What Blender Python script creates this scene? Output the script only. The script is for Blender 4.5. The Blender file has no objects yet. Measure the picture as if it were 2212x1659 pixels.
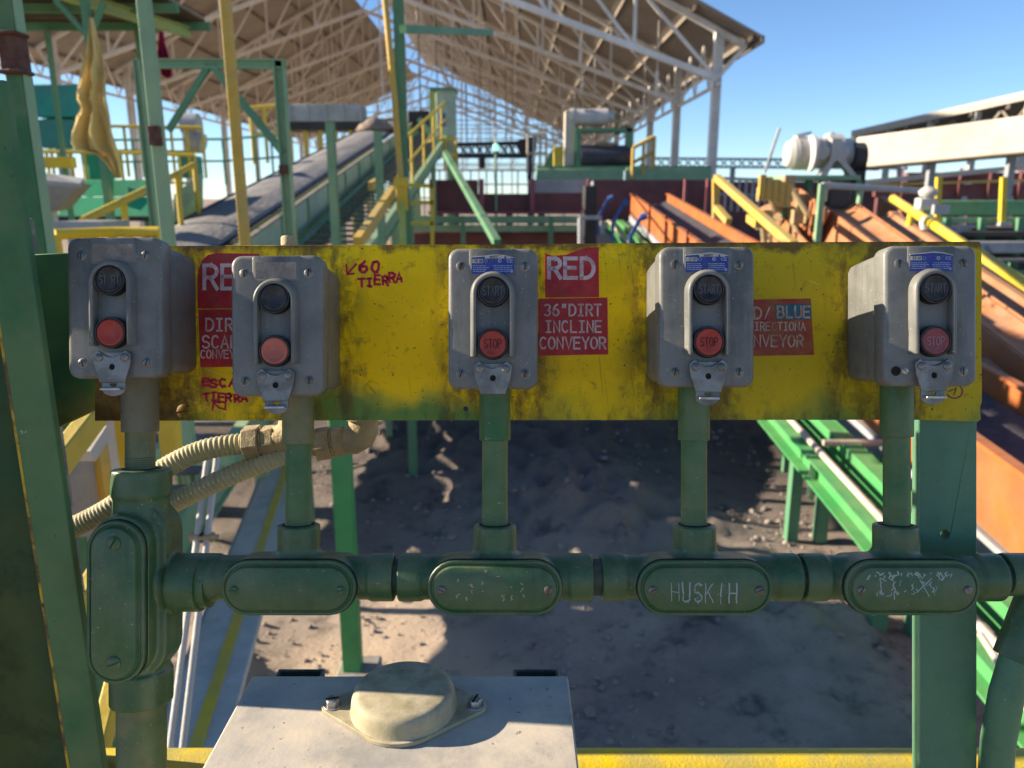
import bpy, bmesh, math, random
from math import sin, cos, tan, pi, radians as R
from mathutils import Vector as V, Matrix, Euler, noise
from mathutils.geometry import tessellate_polygon

random.seed(7)
S = bpy.context.scene
COL = S.collection

# ------------------------------------------------------------------ camera, sky, sun, exposure
PITCH = R(13.5)
CAM = V((0, 0, 3.1))
EUL = Euler((pi / 2 - PITCH, 0, 0))
ROT = EUL.to_matrix()
FP = 1662.0                      # focal length in pixels of a 2212 px wide picture
cam_d = bpy.data.cameras.new("camera")
cam = bpy.data.objects.new("camera", cam_d)
COL.objects.link(cam)
cam.location = CAM
cam.rotation_euler = EUL
cam_d.sensor_width = 36
cam_d.lens = FP / 2212 * 36
cam_d.clip_start = 0.02
cam_d.clip_end = 3000
cam_d.dof.use_dof = True
cam_d.dof.focus_distance = 0.755
cam_d.dof.aperture_fstop = 7.5
S.camera = cam

LIGHT = V((1.0, -0.092, -0.400)).normalized()      # the way sunlight travels
SUN_EL = math.asin(-LIGHT.z)
sun_d = bpy.data.lights.new("sun", 'SUN')
sun_d.energy = 5.0
sun_d.angle = R(0.5)
sun_d.color = (1.0, 0.87, 0.70)
sun = bpy.data.objects.new("sun", sun_d)
COL.objects.link(sun)
sun.location = (-20, 10, 30)
sun.rotation_euler = LIGHT.to_track_quat('-Z', 'Y').to_euler()

W = bpy.data.worlds.new("World")
S.world = W
W.use_nodes = True
wn = W.node_tree
wn.nodes.clear()
sky = wn.nodes.new("ShaderNodeTexSky")
sky.sky_type = 'NISHITA'
sky.sun_disc = False
sky.sun_elevation = SUN_EL
sky.sun_rotation = math.atan2(-LIGHT.x, -LIGHT.y)
sky.altitude = 2000
sky.air_density = 1.0
sky.dust_density = 0.0
sky.ozone_density = 4.5
bg = wn.nodes.new("ShaderNodeBackground")
bg.inputs[1].default_value = 0.080
wo = wn.nodes.new("ShaderNodeOutputWorld")
wn.links.new(sky.outputs[0], bg.inputs[0])
wn.links.new(bg.outputs[0], wo.inputs[0])
S.view_settings.view_transform = 'Standard'
S.view_settings.look = 'None'
S.view_settings.gamma = 1
S.view_settings.exposure = 1.34


# ------------------------------------------------------------------ places
def P(px, py, d):
    """point seen at (px, py) of the 2212x1659 picture, d metres along the lens axis"""
    return CAM + ROT @ V(((px - 1106) / FP * d, (829 - py) / FP * d, -d))


def ray(px, py):
    return ROT @ V(((px - 1106) / FP, (829 - py) / FP, -1))


def WY(px, py, Y):
    r = ray(px, py)
    return CAM + r * (Y / r.y)


def WZ(px, py, z):
    r = ray(px, py)
    return CAM + r * ((z - CAM.z) / r.z)


# ------------------------------------------------------------------ mesh building
class MB:
    def __init__(s):
        s.v = []
        s.f = []

    def add(s, vs, fs, M=None):
        o = len(s.v)
        for p in vs:
            p = V(p)
            s.v.append(M @ p if M else p)
        s.f += [tuple(i + o for i in f) for f in fs]
        return s

    def box(s, c, d, M=None):
        c = V(c)
        x, y, z = d[0] / 2, d[1] / 2, d[2] / 2
        vs = [c + V(q) for q in ((-x, -y, -z), (x, -y, -z), (x, y, -z), (-x, y, -z), (-x, -y, z), (x, -y, z), (x, y, z), (-x, y, z))]
        return s.add(vs, [(0, 3, 2, 1), (4, 5, 6, 7), (0, 1, 5, 4), (1, 2, 6, 5), (2, 3, 7, 6), (3, 0, 4, 7)], M)

    def frame(s, a, b, up):
        a, b = V(a), V(b)
        t = (b - a).normalized()
        up = V(up)
        if abs(t.dot(up)) > 0.98:
            up = V((0, 1, 0)) if abs(t.y) < .9 else V((1, 0, 0))
        x = t.cross(up).normalized()
        y = x.cross(t).normalized()
        return a, b, x, y

    def beam(s, a, b, w, h, up=(0, 0, 1), ox=0, oy=0):
        a, b, x, y = s.frame(a, b, up)
        vs = []
        for p in (a, b):
            for i, j in ((-1, -1), (1, -1), (1, 1), (-1, 1)):
                vs.append(p + x * (ox + i * w / 2) + y * (oy + j * h / 2))
        return s.add(vs, [(0, 1, 2, 3), (7, 6, 5, 4), (0, 4, 5, 1), (1, 5, 6, 2), (2, 6, 7, 3), (3, 7, 4, 0)])

    def section(s, a, b, pts, up=(0, 0, 1)):
        """extrude a closed 2D outline (any shape) from a to b"""
        a, b, x, y = s.frame(a, b, up)
        n = len(pts)
        vs = [p + x * q[0] + y * q[1] for p in (a, b) for q in pts]
        fs = [(i, (i + 1) % n, n + (i + 1) % n, n + i) for i in range(n)]
        for t in tessellate_polygon([[V((q[0], q[1], 0)) for q in pts]]):
            fs.append(tuple(t))
            fs.append(tuple(n + i for i in reversed(t)))
        return s.add(vs, fs)

    def hbeam(s, a, b, w, h, t=.012, up=(0, 0, 1)):
        p = [(-w / 2, -h / 2), (w / 2, -h / 2), (w / 2, -h / 2 + t), (t / 2, -h / 2 + t), (t / 2, h / 2 - t), (w / 2, h / 2 - t), (w / 2, h / 2), (-w / 2, h / 2), (-w / 2, h / 2 - t), (-t / 2, h / 2 - t), (-t / 2, -h / 2 + t), (-w / 2, -h / 2 + t)]
        return s.section(a, b, p, up)

    def angle(s, a, b, w, h, t=.01, up=(0, 0, 1), sx=1, sy=1):
        p = [(0, 0), (w * sx, 0), (w * sx, t * sy), (t * sx, t * sy), (t * sx, h * sy), (0, h * sy)]
        if sx * sy < 0:
            p.reverse()
        return s.section(a, b, p, up)

    def tube(s, a, b, r, n=16, r2=None):
        a, b, x, y = s.frame(a, b, (0, 0, 1))
        r2 = r if r2 is None else r2
        vs = [p + x * (q * cos(2 * pi * i / n)) + y * (q * sin(2 * pi * i / n)) for p, q in ((a, r), (b, r2)) for i in range(n)]
        fs = [(i, (i + 1) % n, n + (i + 1) % n, n + i) for i in range(n)]
        return s.add(vs, fs + [tuple(reversed(range(n))), tuple(range(n, 2 * n))])

    def path(s, pts, rad, n=12):
        pts = [V(p) for p in pts]
        m = len(pts)
        if not hasattr(rad, '__len__'):
            rad = [rad] * m
        prev = None
        vs = []
        for k in range(m):
            t = (pts[min(k + 1, m - 1)] - pts[max(k - 1, 0)]).normalized()
            if prev is None:
                prev = t.orthogonal().normalized()
            x = (prev - t * prev.dot(t)).normalized()
            prev = x
            y = t.cross(x)
            vs += [pts[k] + (x * cos(2 * pi * i / n) + y * sin(2 * pi * i / n)) * rad[k] for i in range(n)]
        fs = []
        for k in range(m - 1):
            fs += [(k * n + i, k * n + (i + 1) % n, k * n + n + (i + 1) % n, k * n + n + i) for i in range(n)]
        return s.add(vs, fs + [tuple(reversed(range(n))), tuple(range((m - 1) * n, m * n))])

    def loft(s, loops, cap0=True, cap1=True, M=None):
        n = len(loops[0])
        vs = [p for l in loops for p in l]
        fs = []
        for k in range(len(loops) - 1):
            fs += [(k * n + i, k * n + (i + 1) % n, k * n + n + (i + 1) % n, k * n + n + i) for i in range(n)]
        if cap0:
            fs.append(tuple(reversed(range(n))))
        if cap1:
            fs.append(tuple(range((len(loops) - 1) * n, len(loops) * n)))
        return s.add(vs, fs, M)

    def lathe(s, prof, c=(0, 0, 0), n=24, M=None):
        c = V(c)
        loops = [[c + V((r * cos(2 * pi * i / n), r * sin(2 * pi * i / n), z)) for i in range(n)] for r, z in prof]
        return s.loft(loops, M=M)

    def plate(s, outer, z0, z1, holes=(), M=None):
        polys = [outer] + list(holes)
        flat = [p for q in polys for p in q]
        n = len(flat)
        vs = [(p[0], p[1], z1) for p in flat] + [(p[0], p[1], z0) for p in flat]
        fs = []
        for t in tessellate_polygon([[V((p[0], p[1], 0)) for p in q] for q in polys]):
            a, b, c = (V((flat[i][0], flat[i][1], 0)) for i in t)
            if (b - a).cross(c - a).z < 0:
                t = (t[0], t[2], t[1])
            fs.append(tuple(t))
            fs.append((t[0] + n, t[2] + n, t[1] + n))
        o = 0
        for k, q in enumerate(polys):
            m = len(q)
            ar = sum(q[i][0] * q[(i + 1) % m][1] - q[(i + 1) % m][0] * q[i][1] for i in range(m))
            for i in range(m):
                a, b = o + i, o + (i + 1) % m
                f = (a, a + n, b + n, b)
                if (ar > 0) != (k == 0):
                    f = f[::-1]
                fs.append(f)
            o += m
        return s.add(vs, fs, M)

    def ribbon(s, pts, t, z0, z1, M=None):
        pts = [V((p[0], p[1], 0)) for p in pts]
        m = len(pts)
        L, Rr = [], []
        for k in range(m):
            d = V((0, 0, 0))
            if k > 0:
                d += (pts[k] - pts[k - 1]).normalized()
            if k < m - 1:
                d += (pts[k + 1] - pts[k]).normalized()
            d = d.normalized() if d.length > 1e-9 else V((1, 0, 0))
            nrm = V((-d.y, d.x, 0))
            ext = V((0, 0, 0))
            if k == 0:
                ext = -d * t * .45
            if k == m - 1:
                ext = d * t * .45
            sc = 1.0
            if 0 < k < m - 1:
                e = (pts[k] - pts[k - 1]).normalized()
                sc = min(1.8, 1 / max(.3, abs(nrm.dot(V((-e.y, e.x, 0))))))
            L.append(pts[k] + nrm * t / 2 * sc + ext)
            Rr.append(pts[k] - nrm * t / 2 * sc + ext)
        loops = []
        vs = []
        for k in range(m):
            vs += [V((Rr[k].x, Rr[k].y, z1)), V((L[k].x, L[k].y, z1)), V((L[k].x, L[k].y, z0)), V((Rr[k].x, Rr[k].y, z0))]
        fs = []
        for k in range(m - 1):
            a, b = 4 * k, 4 * k + 4
            for i in range(4):
                j = (i + 1) % 4
                fs.append((a + i, b + i, b + j, a + j)[::-1])
        fs += [(0, 1, 2, 3), tuple(4 * (m - 1) + i for i in (3, 2, 1, 0))]
        return s.add(vs, fs, M)

    def mesh(s, name, off=None, smooth=38):
        me = bpy.data.meshes.new(name)
        vs = [tuple(p - off) if off else tuple(p) for p in s.v]
        me.from_pydata(vs, [], s.f)
        me.validate()
        me.update()
        if smooth:
            me.polygons.foreach_set('use_smooth', [True] * len(me.polygons))
            me.set_sharp_from_angle(angle=R(smooth))
        return me


def props(o, label, cat, group=None):
    o['label'] = label
    o['category'] = cat
    if group:
        o['group'] = group
    return o


def thing(name, label, cat, loc, group=None, panel=False):
    o = bpy.data.objects.new(name, None)
    o.empty_display_size = .05
    COL.objects.link(o)
    o.location = loc
    if panel:
        o.rotation_euler = EUL
    return props(o, label, cat, group)


def pt(name, label, cat, px, py, d, group=None):
    return thing(name, label, cat, P(px, py, d), group, True)


def part(name, mb, mat, root, world=True, smooth=38, bevel=0, label=None):
    """a child mesh; world=True: the mesh is in world coordinates, else in its thing's own frame"""
    top = root
    while top.parent:
        top = top.parent
    me = mb.mesh(name, V(top.location) if world else None, smooth)
    o = bpy.data.objects.new(name, me)
    COL.objects.link(o)
    o.parent = root
    me.materials.append(mat)
    if bevel:
        m = o.modifiers.new("bevel", 'BEVEL')
        m.width = bevel
        m.segments = 2
        m.limit_method = 'ANGLE'
        m.angle_limit = R(40)
    if label:
        o['label'] = label
    return o


def solo(name, mb, mat, label, cat, group=None, smooth=38, bevel=0, loc=None):
    if loc is None:
        c = sum(mb.v, V((0, 0, 0))) / len(mb.v)
        loc = V((c.x, c.y, min(p.z for p in mb.v)))
    me = mb.mesh(name, loc, smooth)
    o = bpy.data.objects.new(name, me)
    COL.objects.link(o)
    o.location = loc
    me.materials.append(mat)
    if bevel:
        m = o.modifiers.new("bevel", 'BEVEL')
        m.width = bevel
        m.segments = 2
        m.limit_method = 'ANGLE'
        m.angle_limit = R(40)
    return props(o, label, cat, group)


def copy_tree(o, parent=None):
    c = o.copy()
    COL.objects.link(c)
    c.parent = parent
    for ch in list(o.children):
        copy_tree(ch, c)
    return c


# ------------------------------------------------------------------ materials
def hexc(h):
    h = h.lstrip('#')
    q = [int(h[i:i + 2], 16) / 255 for i in (0, 2, 4)]
    return tuple(x / 12.92 if x <= .04045 else ((x + .055) / 1.055) ** 2.4 for x in q)


class NT:
    def __init__(s, name):
        s.m = bpy.data.materials.new(name)
        s.m.use_nodes = True
        s.t = s.m.node_tree
        s.t.nodes.clear()
        s.out = s.n('ShaderNodeOutputMaterial')
        s.b = s.n('ShaderNodeBsdfPrincipled')
        s.l(s.b.outputs[0], s.out.inputs[0])
        tc = s.n('ShaderNodeTexCoord')
        oi = s.n('ShaderNodeObjectInfo')
        mul = s.n('ShaderNodeVectorMath')
        mul.operation = 'SCALE'
        s.l(oi.outputs['Random'], mul.inputs['Scale'])
        mul.inputs[0].default_value = (37, 61, 23)
        ad = s.n('ShaderNodeVectorMath')
        s.l(tc.outputs['Object'], ad.inputs[0])
        s.l(mul.outputs[0], ad.inputs[1])
        s.vec = ad.outputs[0]
        s.obj = tc.outputs['Object']

    def n(s, t):
        return s.t.nodes.new(t)

    def l(s, a, b):
        s.t.links.new(a, b)

    def noise(s, sc, det=6, rough=.6, vec=None, dist=0):
        q = s.n('ShaderNodeTexNoise')
        q.inputs['Scale'].default_value = sc
        q.inputs['Detail'].default_value = det
        q.inputs['Roughness'].default_value = rough
        q.inputs['Distortion'].default_value = dist
        s.l(vec or s.vec, q.inputs['Vector'])
        return q.outputs['Fac']

    def stretch(s, v, vec=None):
        q = s.n('ShaderNodeVectorMath')
        q.operation = 'MULTIPLY'
        s.l(vec or s.vec, q.inputs[0])
        q.inputs[1].default_value = v
        return q.outputs[0]

    def ramp(s, fac, a, b):
        q = s.n('ShaderNodeMapRange')
        q.interpolation_type = 'SMOOTHSTEP'
        s.l(fac, q.inputs[0])
        q.inputs[1].default_value = a
        q.inputs[2].default_value = b
        return q.outputs[0]

    def math(s, op, a, b=0.0, clamp=False):
        q = s.n('ShaderNodeMath')
        q.operation = op
        q.use_clamp = clamp
        for i, x in enumerate((a, b)):
            if hasattr(x, 'links') or hasattr(x, 'is_linked'):
                s.l(x, q.inputs[i])
            else:
                q.inputs[i].default_value = x
        return q.outputs[0]

    def mix(s, fac, a, b):
        q = s.n('ShaderNodeMix')
        q.data_type = 'RGBA'
        for i, x in ((0, fac), (6, a), (7, b)):
            if hasattr(x, 'is_linked'):
                s.l(x, q.inputs[i])
            elif i == 0:
                q.inputs[i].default_value = x
            else:
                q.inputs[i].default_value = (*x[:3], 1)
        return q.outputs[2]

    def axis(s, vec, k):
        q = s.n('ShaderNodeSeparateXYZ')
        s.l(vec, q.inputs[0])
        return q.outputs[k]

    def upness(s):
        g = s.n('ShaderNodeNewGeometry')
        return s.axis(g.outputs['Normal'], 2)

    def finish(s, color, rough=.5, metal=0, bump=0, bsc=150, height=None, spec=.3):
        if hasattr(color, 'is_linked'):
            s.l(color, s.b.inputs['Base Color'])
        else:
            s.b.inputs['Base Color'].default_value = (*color, 1)
        if hasattr(rough, 'is_linked'):
            s.l(rough, s.b.inputs['Roughness'])
        else:
            s.b.inputs['Roughness'].default_value = rough
        s.b.inputs['Metallic'].default_value = metal
        s.b.inputs['Specular IOR Level'].default_value = spec
        if bump:
            q = s.n('ShaderNodeBump')
            q.inputs['Strength'].default_value = bump
            q.inputs['Distance'].default_value = 1.0 / bsc
            s.l(height or s.noise(bsc, 4), q.inputs['Height'])
            s.l(q.outputs[0], s.b.inputs['Normal'])
        return s.m


def paint(name, c1, c2=None, sc=10, rough=.5, metal=0, rust=0, rustc=(.10, .042, .02), dust=.25, dustc=(.30, .24, .17), chip=0, chipc=(.5, .5, .47), bump=.15, bsc=120, speck=0, speckc=(.03, .025, .02), mixr=(.42, .62), streak=0, spec=.3):
    s = NT(name)
    c = c1
    if c2:
        c = s.mix(s.ramp(s.noise(sc, 5), *mixr), c1, c2)
    n2 = s.noise(sc * 5, 8, .65)
    # soft grime
    c = s.mix(s.math('MULTIPLY', s.ramp(n2, .45, .8), .35), c, tuple(x * .45 for x in c1))
    if streak:
        sv = s.stretch((sc * 4.5, sc * .55, sc * 4.5))
        c = s.mix(s.math('MULTIPLY', s.ramp(s.noise(1.0, 6, .65, sv), .50, .70), streak), c, tuple(x * .42 for x in c1))
    if dust:
        up = s.math('ADD', s.math('MULTIPLY', s.upness(), .6), .35, True)
        d = s.math('MULTIPLY', s.ramp(s.noise(sc * 2.3, 7, .65), .30, .72), up)
        c = s.mix(s.math('MULTIPLY', d, dust * 1.6, True), c, dustc)
    if chip:
        c = s.mix(s.ramp(s.noise(sc * 7, 6, .7), .74 - chip * .2, .765 - chip * .2), c, chipc)
    if speck:
        c = s.mix(s.ramp(s.noise(sc * 24, 3, .6), .72 - speck * .15, .75 - speck * .15), c, speckc)
    if rust:
        c = s.mix(s.ramp(s.noise(sc * 2.1, 9, .68), .70 - rust * .35, .76 - rust * .35), c, rustc)
    r = s.math('ADD', s.math('MULTIPLY', n2, .3), rough - .15)
    return s.finish(c, r, metal, bump, bsc, None, spec)


GR = (.024, .088, .026)      # panel green
M = {}
M['box'] = paint('grey_enclosure_paint', (.160, .162, .146), (.120, .124, .112), sc=14, rough=.40, dust=.32, dustc=(.32, .285, .225), streak=.55, chip=.09, chipc=(.06, .06, .06), bump=.12, bsc=700, speck=.3, speckc=(.36, .33, .28))
M['steel'] = paint('zinc_hasp', (.26, .25, .23), (.15, .145, .13), sc=40, rough=.42, metal=.6, dust=.35, bump=.2, bsc=900)
M['bright_steel'] = paint('bright_steel', (.5, .48, .44), (.35, .33, .3), sc=60, rough=.35, metal=.7, dust=.2)
M['screw'] = paint('screw_steel', (.12, .105, .085), (.2, .19, .17), sc=90, rough=.4, metal=.7, dust=.2, rust=.2)
M['slot'] = NT('slot_black').finish((.012, .011, .010), .7)
M['black'] = paint('black_button', (.012, .013, .015), (.022, .023, .026), sc=60, rough=.38, dust=.18, speck=.25, speckc=(.16, .13, .1), bump=.1, bsc=900)
M['bezel'] = paint('black_ring', (.014, .015, .016), None, sc=40, rough=.5, dust=.25)
M['stop'] = paint('red_button', (.40, .042, .024), (.32, .034, .022), sc=60, rough=.5, dust=.15, bump=.1, bsc=900, speck=.1)
M['stop_pink'] = paint('faded_red_button', (.48, .13, .085), (.42, .10, .07), sc=50, rough=.6, dust=.2, bump=.1, bsc=900)
M['stop_dull'] = paint('dusty_red_button', (.25, .05, .06), (.20, .045, .05), sc=50, rough=.6, dust=.3, bump=.1, bsc=900)
M['engrave'] = NT('engraved_grey').finish((.13, .12, .11), .7)
M['engrave_dark'] = NT('engraved_dark').finish((.06, .012, .012), .7)
M['engrave_pale'] = NT('engraved_pale').finish((.33, .20, .19), .7)
M['sign'] = paint('red_sign', (.44, .012, .014), (.34, .010, .014), sc=25, rough=.45, dust=.3, dustc=(.34, .16, .12), bump=.1, bsc=400, speck=.12, speckc=(.12, .03, .02), chip=.06, chipc=(.25, .1, .08))
M['sign_worn'] = paint('worn_red_sign', (.30, .014, .018), (.26, .04, .02), sc=28, rough=.5, dust=.55, dustc=(.30, .2, .04), bump=.05, bsc=500, rust=.12, rustc=(.2, .12, .02))
M['sign_blue'] = paint('worn_blue_sign', (.012, .10, .17), (.03, .11, .13), sc=40, rough=.5, dust=.12, dustc=(.28, .22, .06))
M['sign_text'] = paint('sign_lettering', (.64, .50, .48), (.46, .30, .29), sc=60, rough=.5, dust=.3, dustc=(.4, .25, .2), speck=.25, speckc=(.4, .1, .1))
M['sign_text_worn'] = paint('worn_sign_lettering', (.48, .37, .30), (.30, .15, .09), sc=60, rough=.5, dust=.3, rust=.3, rustc=(.3, .05, .03))
M['label_blue'] = paint('blue_nameplate', (.025, .045, .26), (.03, .06, .22), sc=70, rough=.4, dust=.2, rust=.1, rustc=(.26, .2, .14), speck=.1, speckc=(.4, .36, .3))
M['label_white'] = paint('nameplate_white', (.55, .52, .45), (.42, .38, .33), sc=90, rough=.5, dust=.2)
M['label_ink'] = NT('nameplate_ink').finish((.03, .025, .025), .6)
M['label_text'] = paint('nameplate_print', (.28, .32, .52), (.4, .42, .5), sc=200, rough=.5, dust=.1)
M['label_backing'] = paint('nameplate_backing', (.20, .17, .14), (.27, .23, .19), sc=80, rough=.7, dust=.3)
M['marker'] = NT('red_marker').finish((.46, .012, .04), .6)
M['marker_purple'] = NT('purple_marker').finish((.20, .02, .07), .6)
M['scratch'] = NT('scratched_metal').finish((.34, .40, .36), .6)
M['green'] = paint('green_conduit_paint', GR, (.038, .105, .036), sc=11, spec=.5, rough=.38, dust=.42, dustc=(.20, .19, .10), streak=.5, chip=.075, chipc=(.33, .36, .32), bump=.22, bsc=420, speck=.22, speckc=(.25, .25, .18), rust=.04)
M['green_pipe'] = paint('green_pipe_paint', (.036, .128, .042), (.075, .145, .05), sc=9, rough=.45, dust=.4, dustc=(.24, .21, .12), chip=.04, chipc=(.33, .36, .32), bump=.1, bsc=600, speck=.2, speckc=(.3, .28, .2))
M['tan_pipe'] = paint('bare_dusty_pipe', (.27, .22, .135), (.15, .14, .085), sc=16, rough=.6, dust=.3, bump=.1, bsc=500, speck=.2)
M['olive_pipe'] = paint('olive_dusty_pipe', (.06, .12, .05), (.20, .175, .075), sc=9, rough=.5, dust=.4, dustc=(.26, .22, .13), bump=.1, bsc=600, speck=.2, speckc=(.3, .28, .2))
M['column_dark'] = paint('grimy_shaded_column_inside', (.045, .105, .048), (.085, .115, .040), sc=4, rough=.85, dust=.15, dustc=(.12, .12, .05), streak=.6, bump=.2, bsc=200, rust=.05)  # darker green: grime, with the recess's shade put into the colour
M['chip_edge'] = paint('chipped_yellow_edge', (.50, .34, .02), (.10, .06, .03), sc=30, rough=.7, dust=.2, rust=.35, bump=.3, bsc=200)
M['green_post'] = paint('green_post_paint', (.082, .195, .110), (.098, .215, .112), sc=8, rough=.45, dust=.12, dustc=(.2, .2, .13), chip=.05, chipc=(.28, .33, .29), bump=.15, bsc=350, speck=.1, speckc=(.3, .3, .24))
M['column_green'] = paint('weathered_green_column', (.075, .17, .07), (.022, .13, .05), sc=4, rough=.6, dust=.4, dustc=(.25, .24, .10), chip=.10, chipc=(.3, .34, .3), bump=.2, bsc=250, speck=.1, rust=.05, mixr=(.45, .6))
M['hose'] = paint('dusty_flexible_conduit', (.46, .40, .19), (.38, .35, .20), sc=12, rough=.8, dust=.6, dustc=(.66, .57, .38), bump=.3, bsc=300)
M['fitting'] = paint('dusty_conduit_fitting', (.34, .25, .12), (.26, .20, .11), sc=18, rough=.7, dust=.55, dustc=(.56, .45, .27), bump=.4, bsc=200, speck=.2)
M['galv'] = paint('dusty_galvanised_lid', (.42, .395, .35), (.30, .285, .255), sc=6, rough=.6, metal=0, dust=.6, dustc=(.64, .54, .40), bump=.07, bsc=260, speck=.22, speckc=(.22, .18, .14), rust=.10, rustc=(.30, .24, .17), streak=.25)
M['brass'] = paint('dusty_cast_cap', (.37, .31, .175), (.29, .245, .15), sc=22, rough=.6, dust=.4, dustc=(.62, .54, .38), bump=.12, bsc=420, chip=.05, chipc=(.3, .24, .12), speck=.25, speckc=(.5, .40, .10))
M['strut'] = paint('dark_green_strut', (.018, .05, .045), None, sc=20, rough=.5, dust=.4)
M['rail_yellow'] = paint('yellow_rail_paint', (.85, .57, .006), (.70, .50, .04), sc=9, rough=.5, dust=.45, dustc=(.36, .33, .14), chip=.06, chipc=(.30, .27, .16), bump=.2, bsc=250, rust=.02)


def plate_material():
    s = NT('weathered_yellow_plate')
    o = s.obj
    x, y = s.axis(o, 0), s.axis(o, 1)
    big = s.noise(7, 6, .6, o)
    mid = s.noise(26, 8, .68, o)
    fine = s.noise(120, 6, .65, o)
    c = s.mix(s.ramp(big, .40, .70), (.95, .60, .000), (.80, .53, .001))
    # fresher bright paint in the middle, duller olive towards the right-hand end
    c = s.mix(s.math('MULTIPLY', s.ramp(s.math('ADD', x, s.math('MULTIPLY', big, .5)), .22, .52), .8), c, (.42, .33, .012))
    c = s.mix(s.math('MULTIPLY', s.ramp(mid, .56, .84), .38), c, (.42, .30, .008))
    # green overspray along the lower edge, strongest under the second and last stations
    g1 = s.math('ADD', s.math('MULTIPLY', y, -11), s.math('MULTIPLY', s.noise(9, 4, .5, o), 1.5))
    gx = s.math('ABSOLUTE', s.math('ADD', x, .165))
    g1 = s.math('SUBTRACT', g1, s.math('MULTIPLY', s.ramp(gx, .04, .14), .42))
    c = s.mix(s.math('MULTIPLY', s.ramp(g1, 1.18, 1.62), .88), c, (.035, .20, .055))
    # brown grime and crackle, more of it near the edges of the stations
    near = None
    for xi in (-.406, -.251, -.044, .159, .372):
        q = s.ramp(s.math('ABSOLUTE', s.math('SUBTRACT', x, xi)), .078, .040)
        near = q if near is None else s.math('MAXIMUM', near, q)
    stv = s.stretch((34, 11, 1), o)
    gr = s.math('MULTIPLY', s.ramp(s.math('ADD', s.noise(62, 8, .70, o), s.math('MULTIPLY', near, .12)), .57, .68), .5)
    c = s.mix(gr, c, (.21, .145, .018))
    c = s.mix(s.math('MULTIPLY', s.math('MULTIPLY', near, s.ramp(s.noise(1.0, 6, .65, stv), .43, .60)), .78), c, (.105, .060, .020))
    low = s.ramp(s.math('ADD', y, s.math('MULTIPLY', s.noise(22, 6, .6, o), .06)), -.03, -.085)
    c = s.mix(s.math('MULTIPLY', s.math('MULTIPLY', low, s.ramp(s.noise(1.0, 7, .7, s.stretch((48, 16, 1), o)), .50, .60)), .7), c, (.055, .055, .02))
    c = s.mix(s.ramp(s.noise(17, 10, .75, o, 1.2), .655, .69), c, (.075, .030, .016))
    st = s.stretch((60, 9, 1), o)
    c = s.mix(s.math('MULTIPLY', s.ramp(s.noise(1.0, 5, .6, st), .60, .78), .30), c, (.20, .14, .02))
    c = s.mix(s.ramp(s.noise(210, 3, .6, o), .665, .70), c, (.045, .032, .02))
    c = s.mix(s.ramp(s.noise(70, 4, .7, s.stretch((1, 1.4, 1), o)), .715, .735), c, (.02, .07, .05))
    for v_, cc in (((14, 420, 1), (.80, .66, .18)), ((330, 9, 1), (.10, .075, .02))):
        ro = s.n('ShaderNodeVectorRotate')
        ro.rotation_type = 'Z_AXIS'
        ro.inputs['Angle'].default_value = .35 if v_[0] < 100 else -.12
        s.l(o, ro.inputs['Vector'])
        c = s.mix(s.math('MULTIPLY', s.ramp(s.noise(1.0, 2, .5, s.stretch(v_, ro.outputs[0])), .67, .72), .35), c, cc)
    # rusty bare strip along parts of the top edge
    top = s.math('ADD', s.math('MULTIPLY', y, 26), s.math('MULTIPLY', s.noise(13, 7, .7, o), 1.7))
    c = s.mix(s.math('MULTIPLY', s.ramp(top, 3.04, 3.30), .85), c, (.105, .052, .026))
    # rust-brown left end behind the first station
    lf = s.math('ADD', s.math('MULTIPLY', x, -9), s.math('MULTIPLY', s.noise(15, 7, .7, o), 2.0))
    c = s.mix(s.math('MULTIPLY', s.ramp(lf, 4.25, 4.75), .85), c, (.085, .038, .018))
    r = s.math('ADD', s.math('MULTIPLY', mid, .35), .28)
    h = s.math('ADD', s.math('MULTIPLY', fine, .5), mid)
    return s.finish(c, r, 0, .35, 260, h, .15)


def gusset_material():
    s = NT('green_gusset_plate')
    o = s.obj
    y = s.axis(o, 1)
    c = s.mix(s.ramp(s.noise(9, 6, .6, o), .4, .62), (.020, .12, .055), (.06, .18, .06))
    g = s.math('ADD', s.math('MULTIPLY', y, -12), s.noise(10, 5, .6, o))
    c = s.mix(s.ramp(g, 1.05, 1.75), c, (.25, .22, .05))
    c = s.mix(s.ramp(s.math('ADD', s.noise(16, 8, .7, o), s.math('MULTIPLY', s.axis(o, 0), 1.2)), .70, .82), c, (.085, .035, .018))
    return s.finish(c, .6, 0, .05, 500, None, .15)


M['plate'] = plate_material()
M['gusset'] = gusset_material()


# ------------------------------------------------------------------ stroke lettering
def arc(cx, cy, rx, ry, a0, a1, n=11):
    return [(cx + rx * cos(R(a0 + (a1 - a0) * i / n)), cy + ry * sin(R(a0 + (a1 - a0) * i / n))) for i in range(n + 1)]


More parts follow.
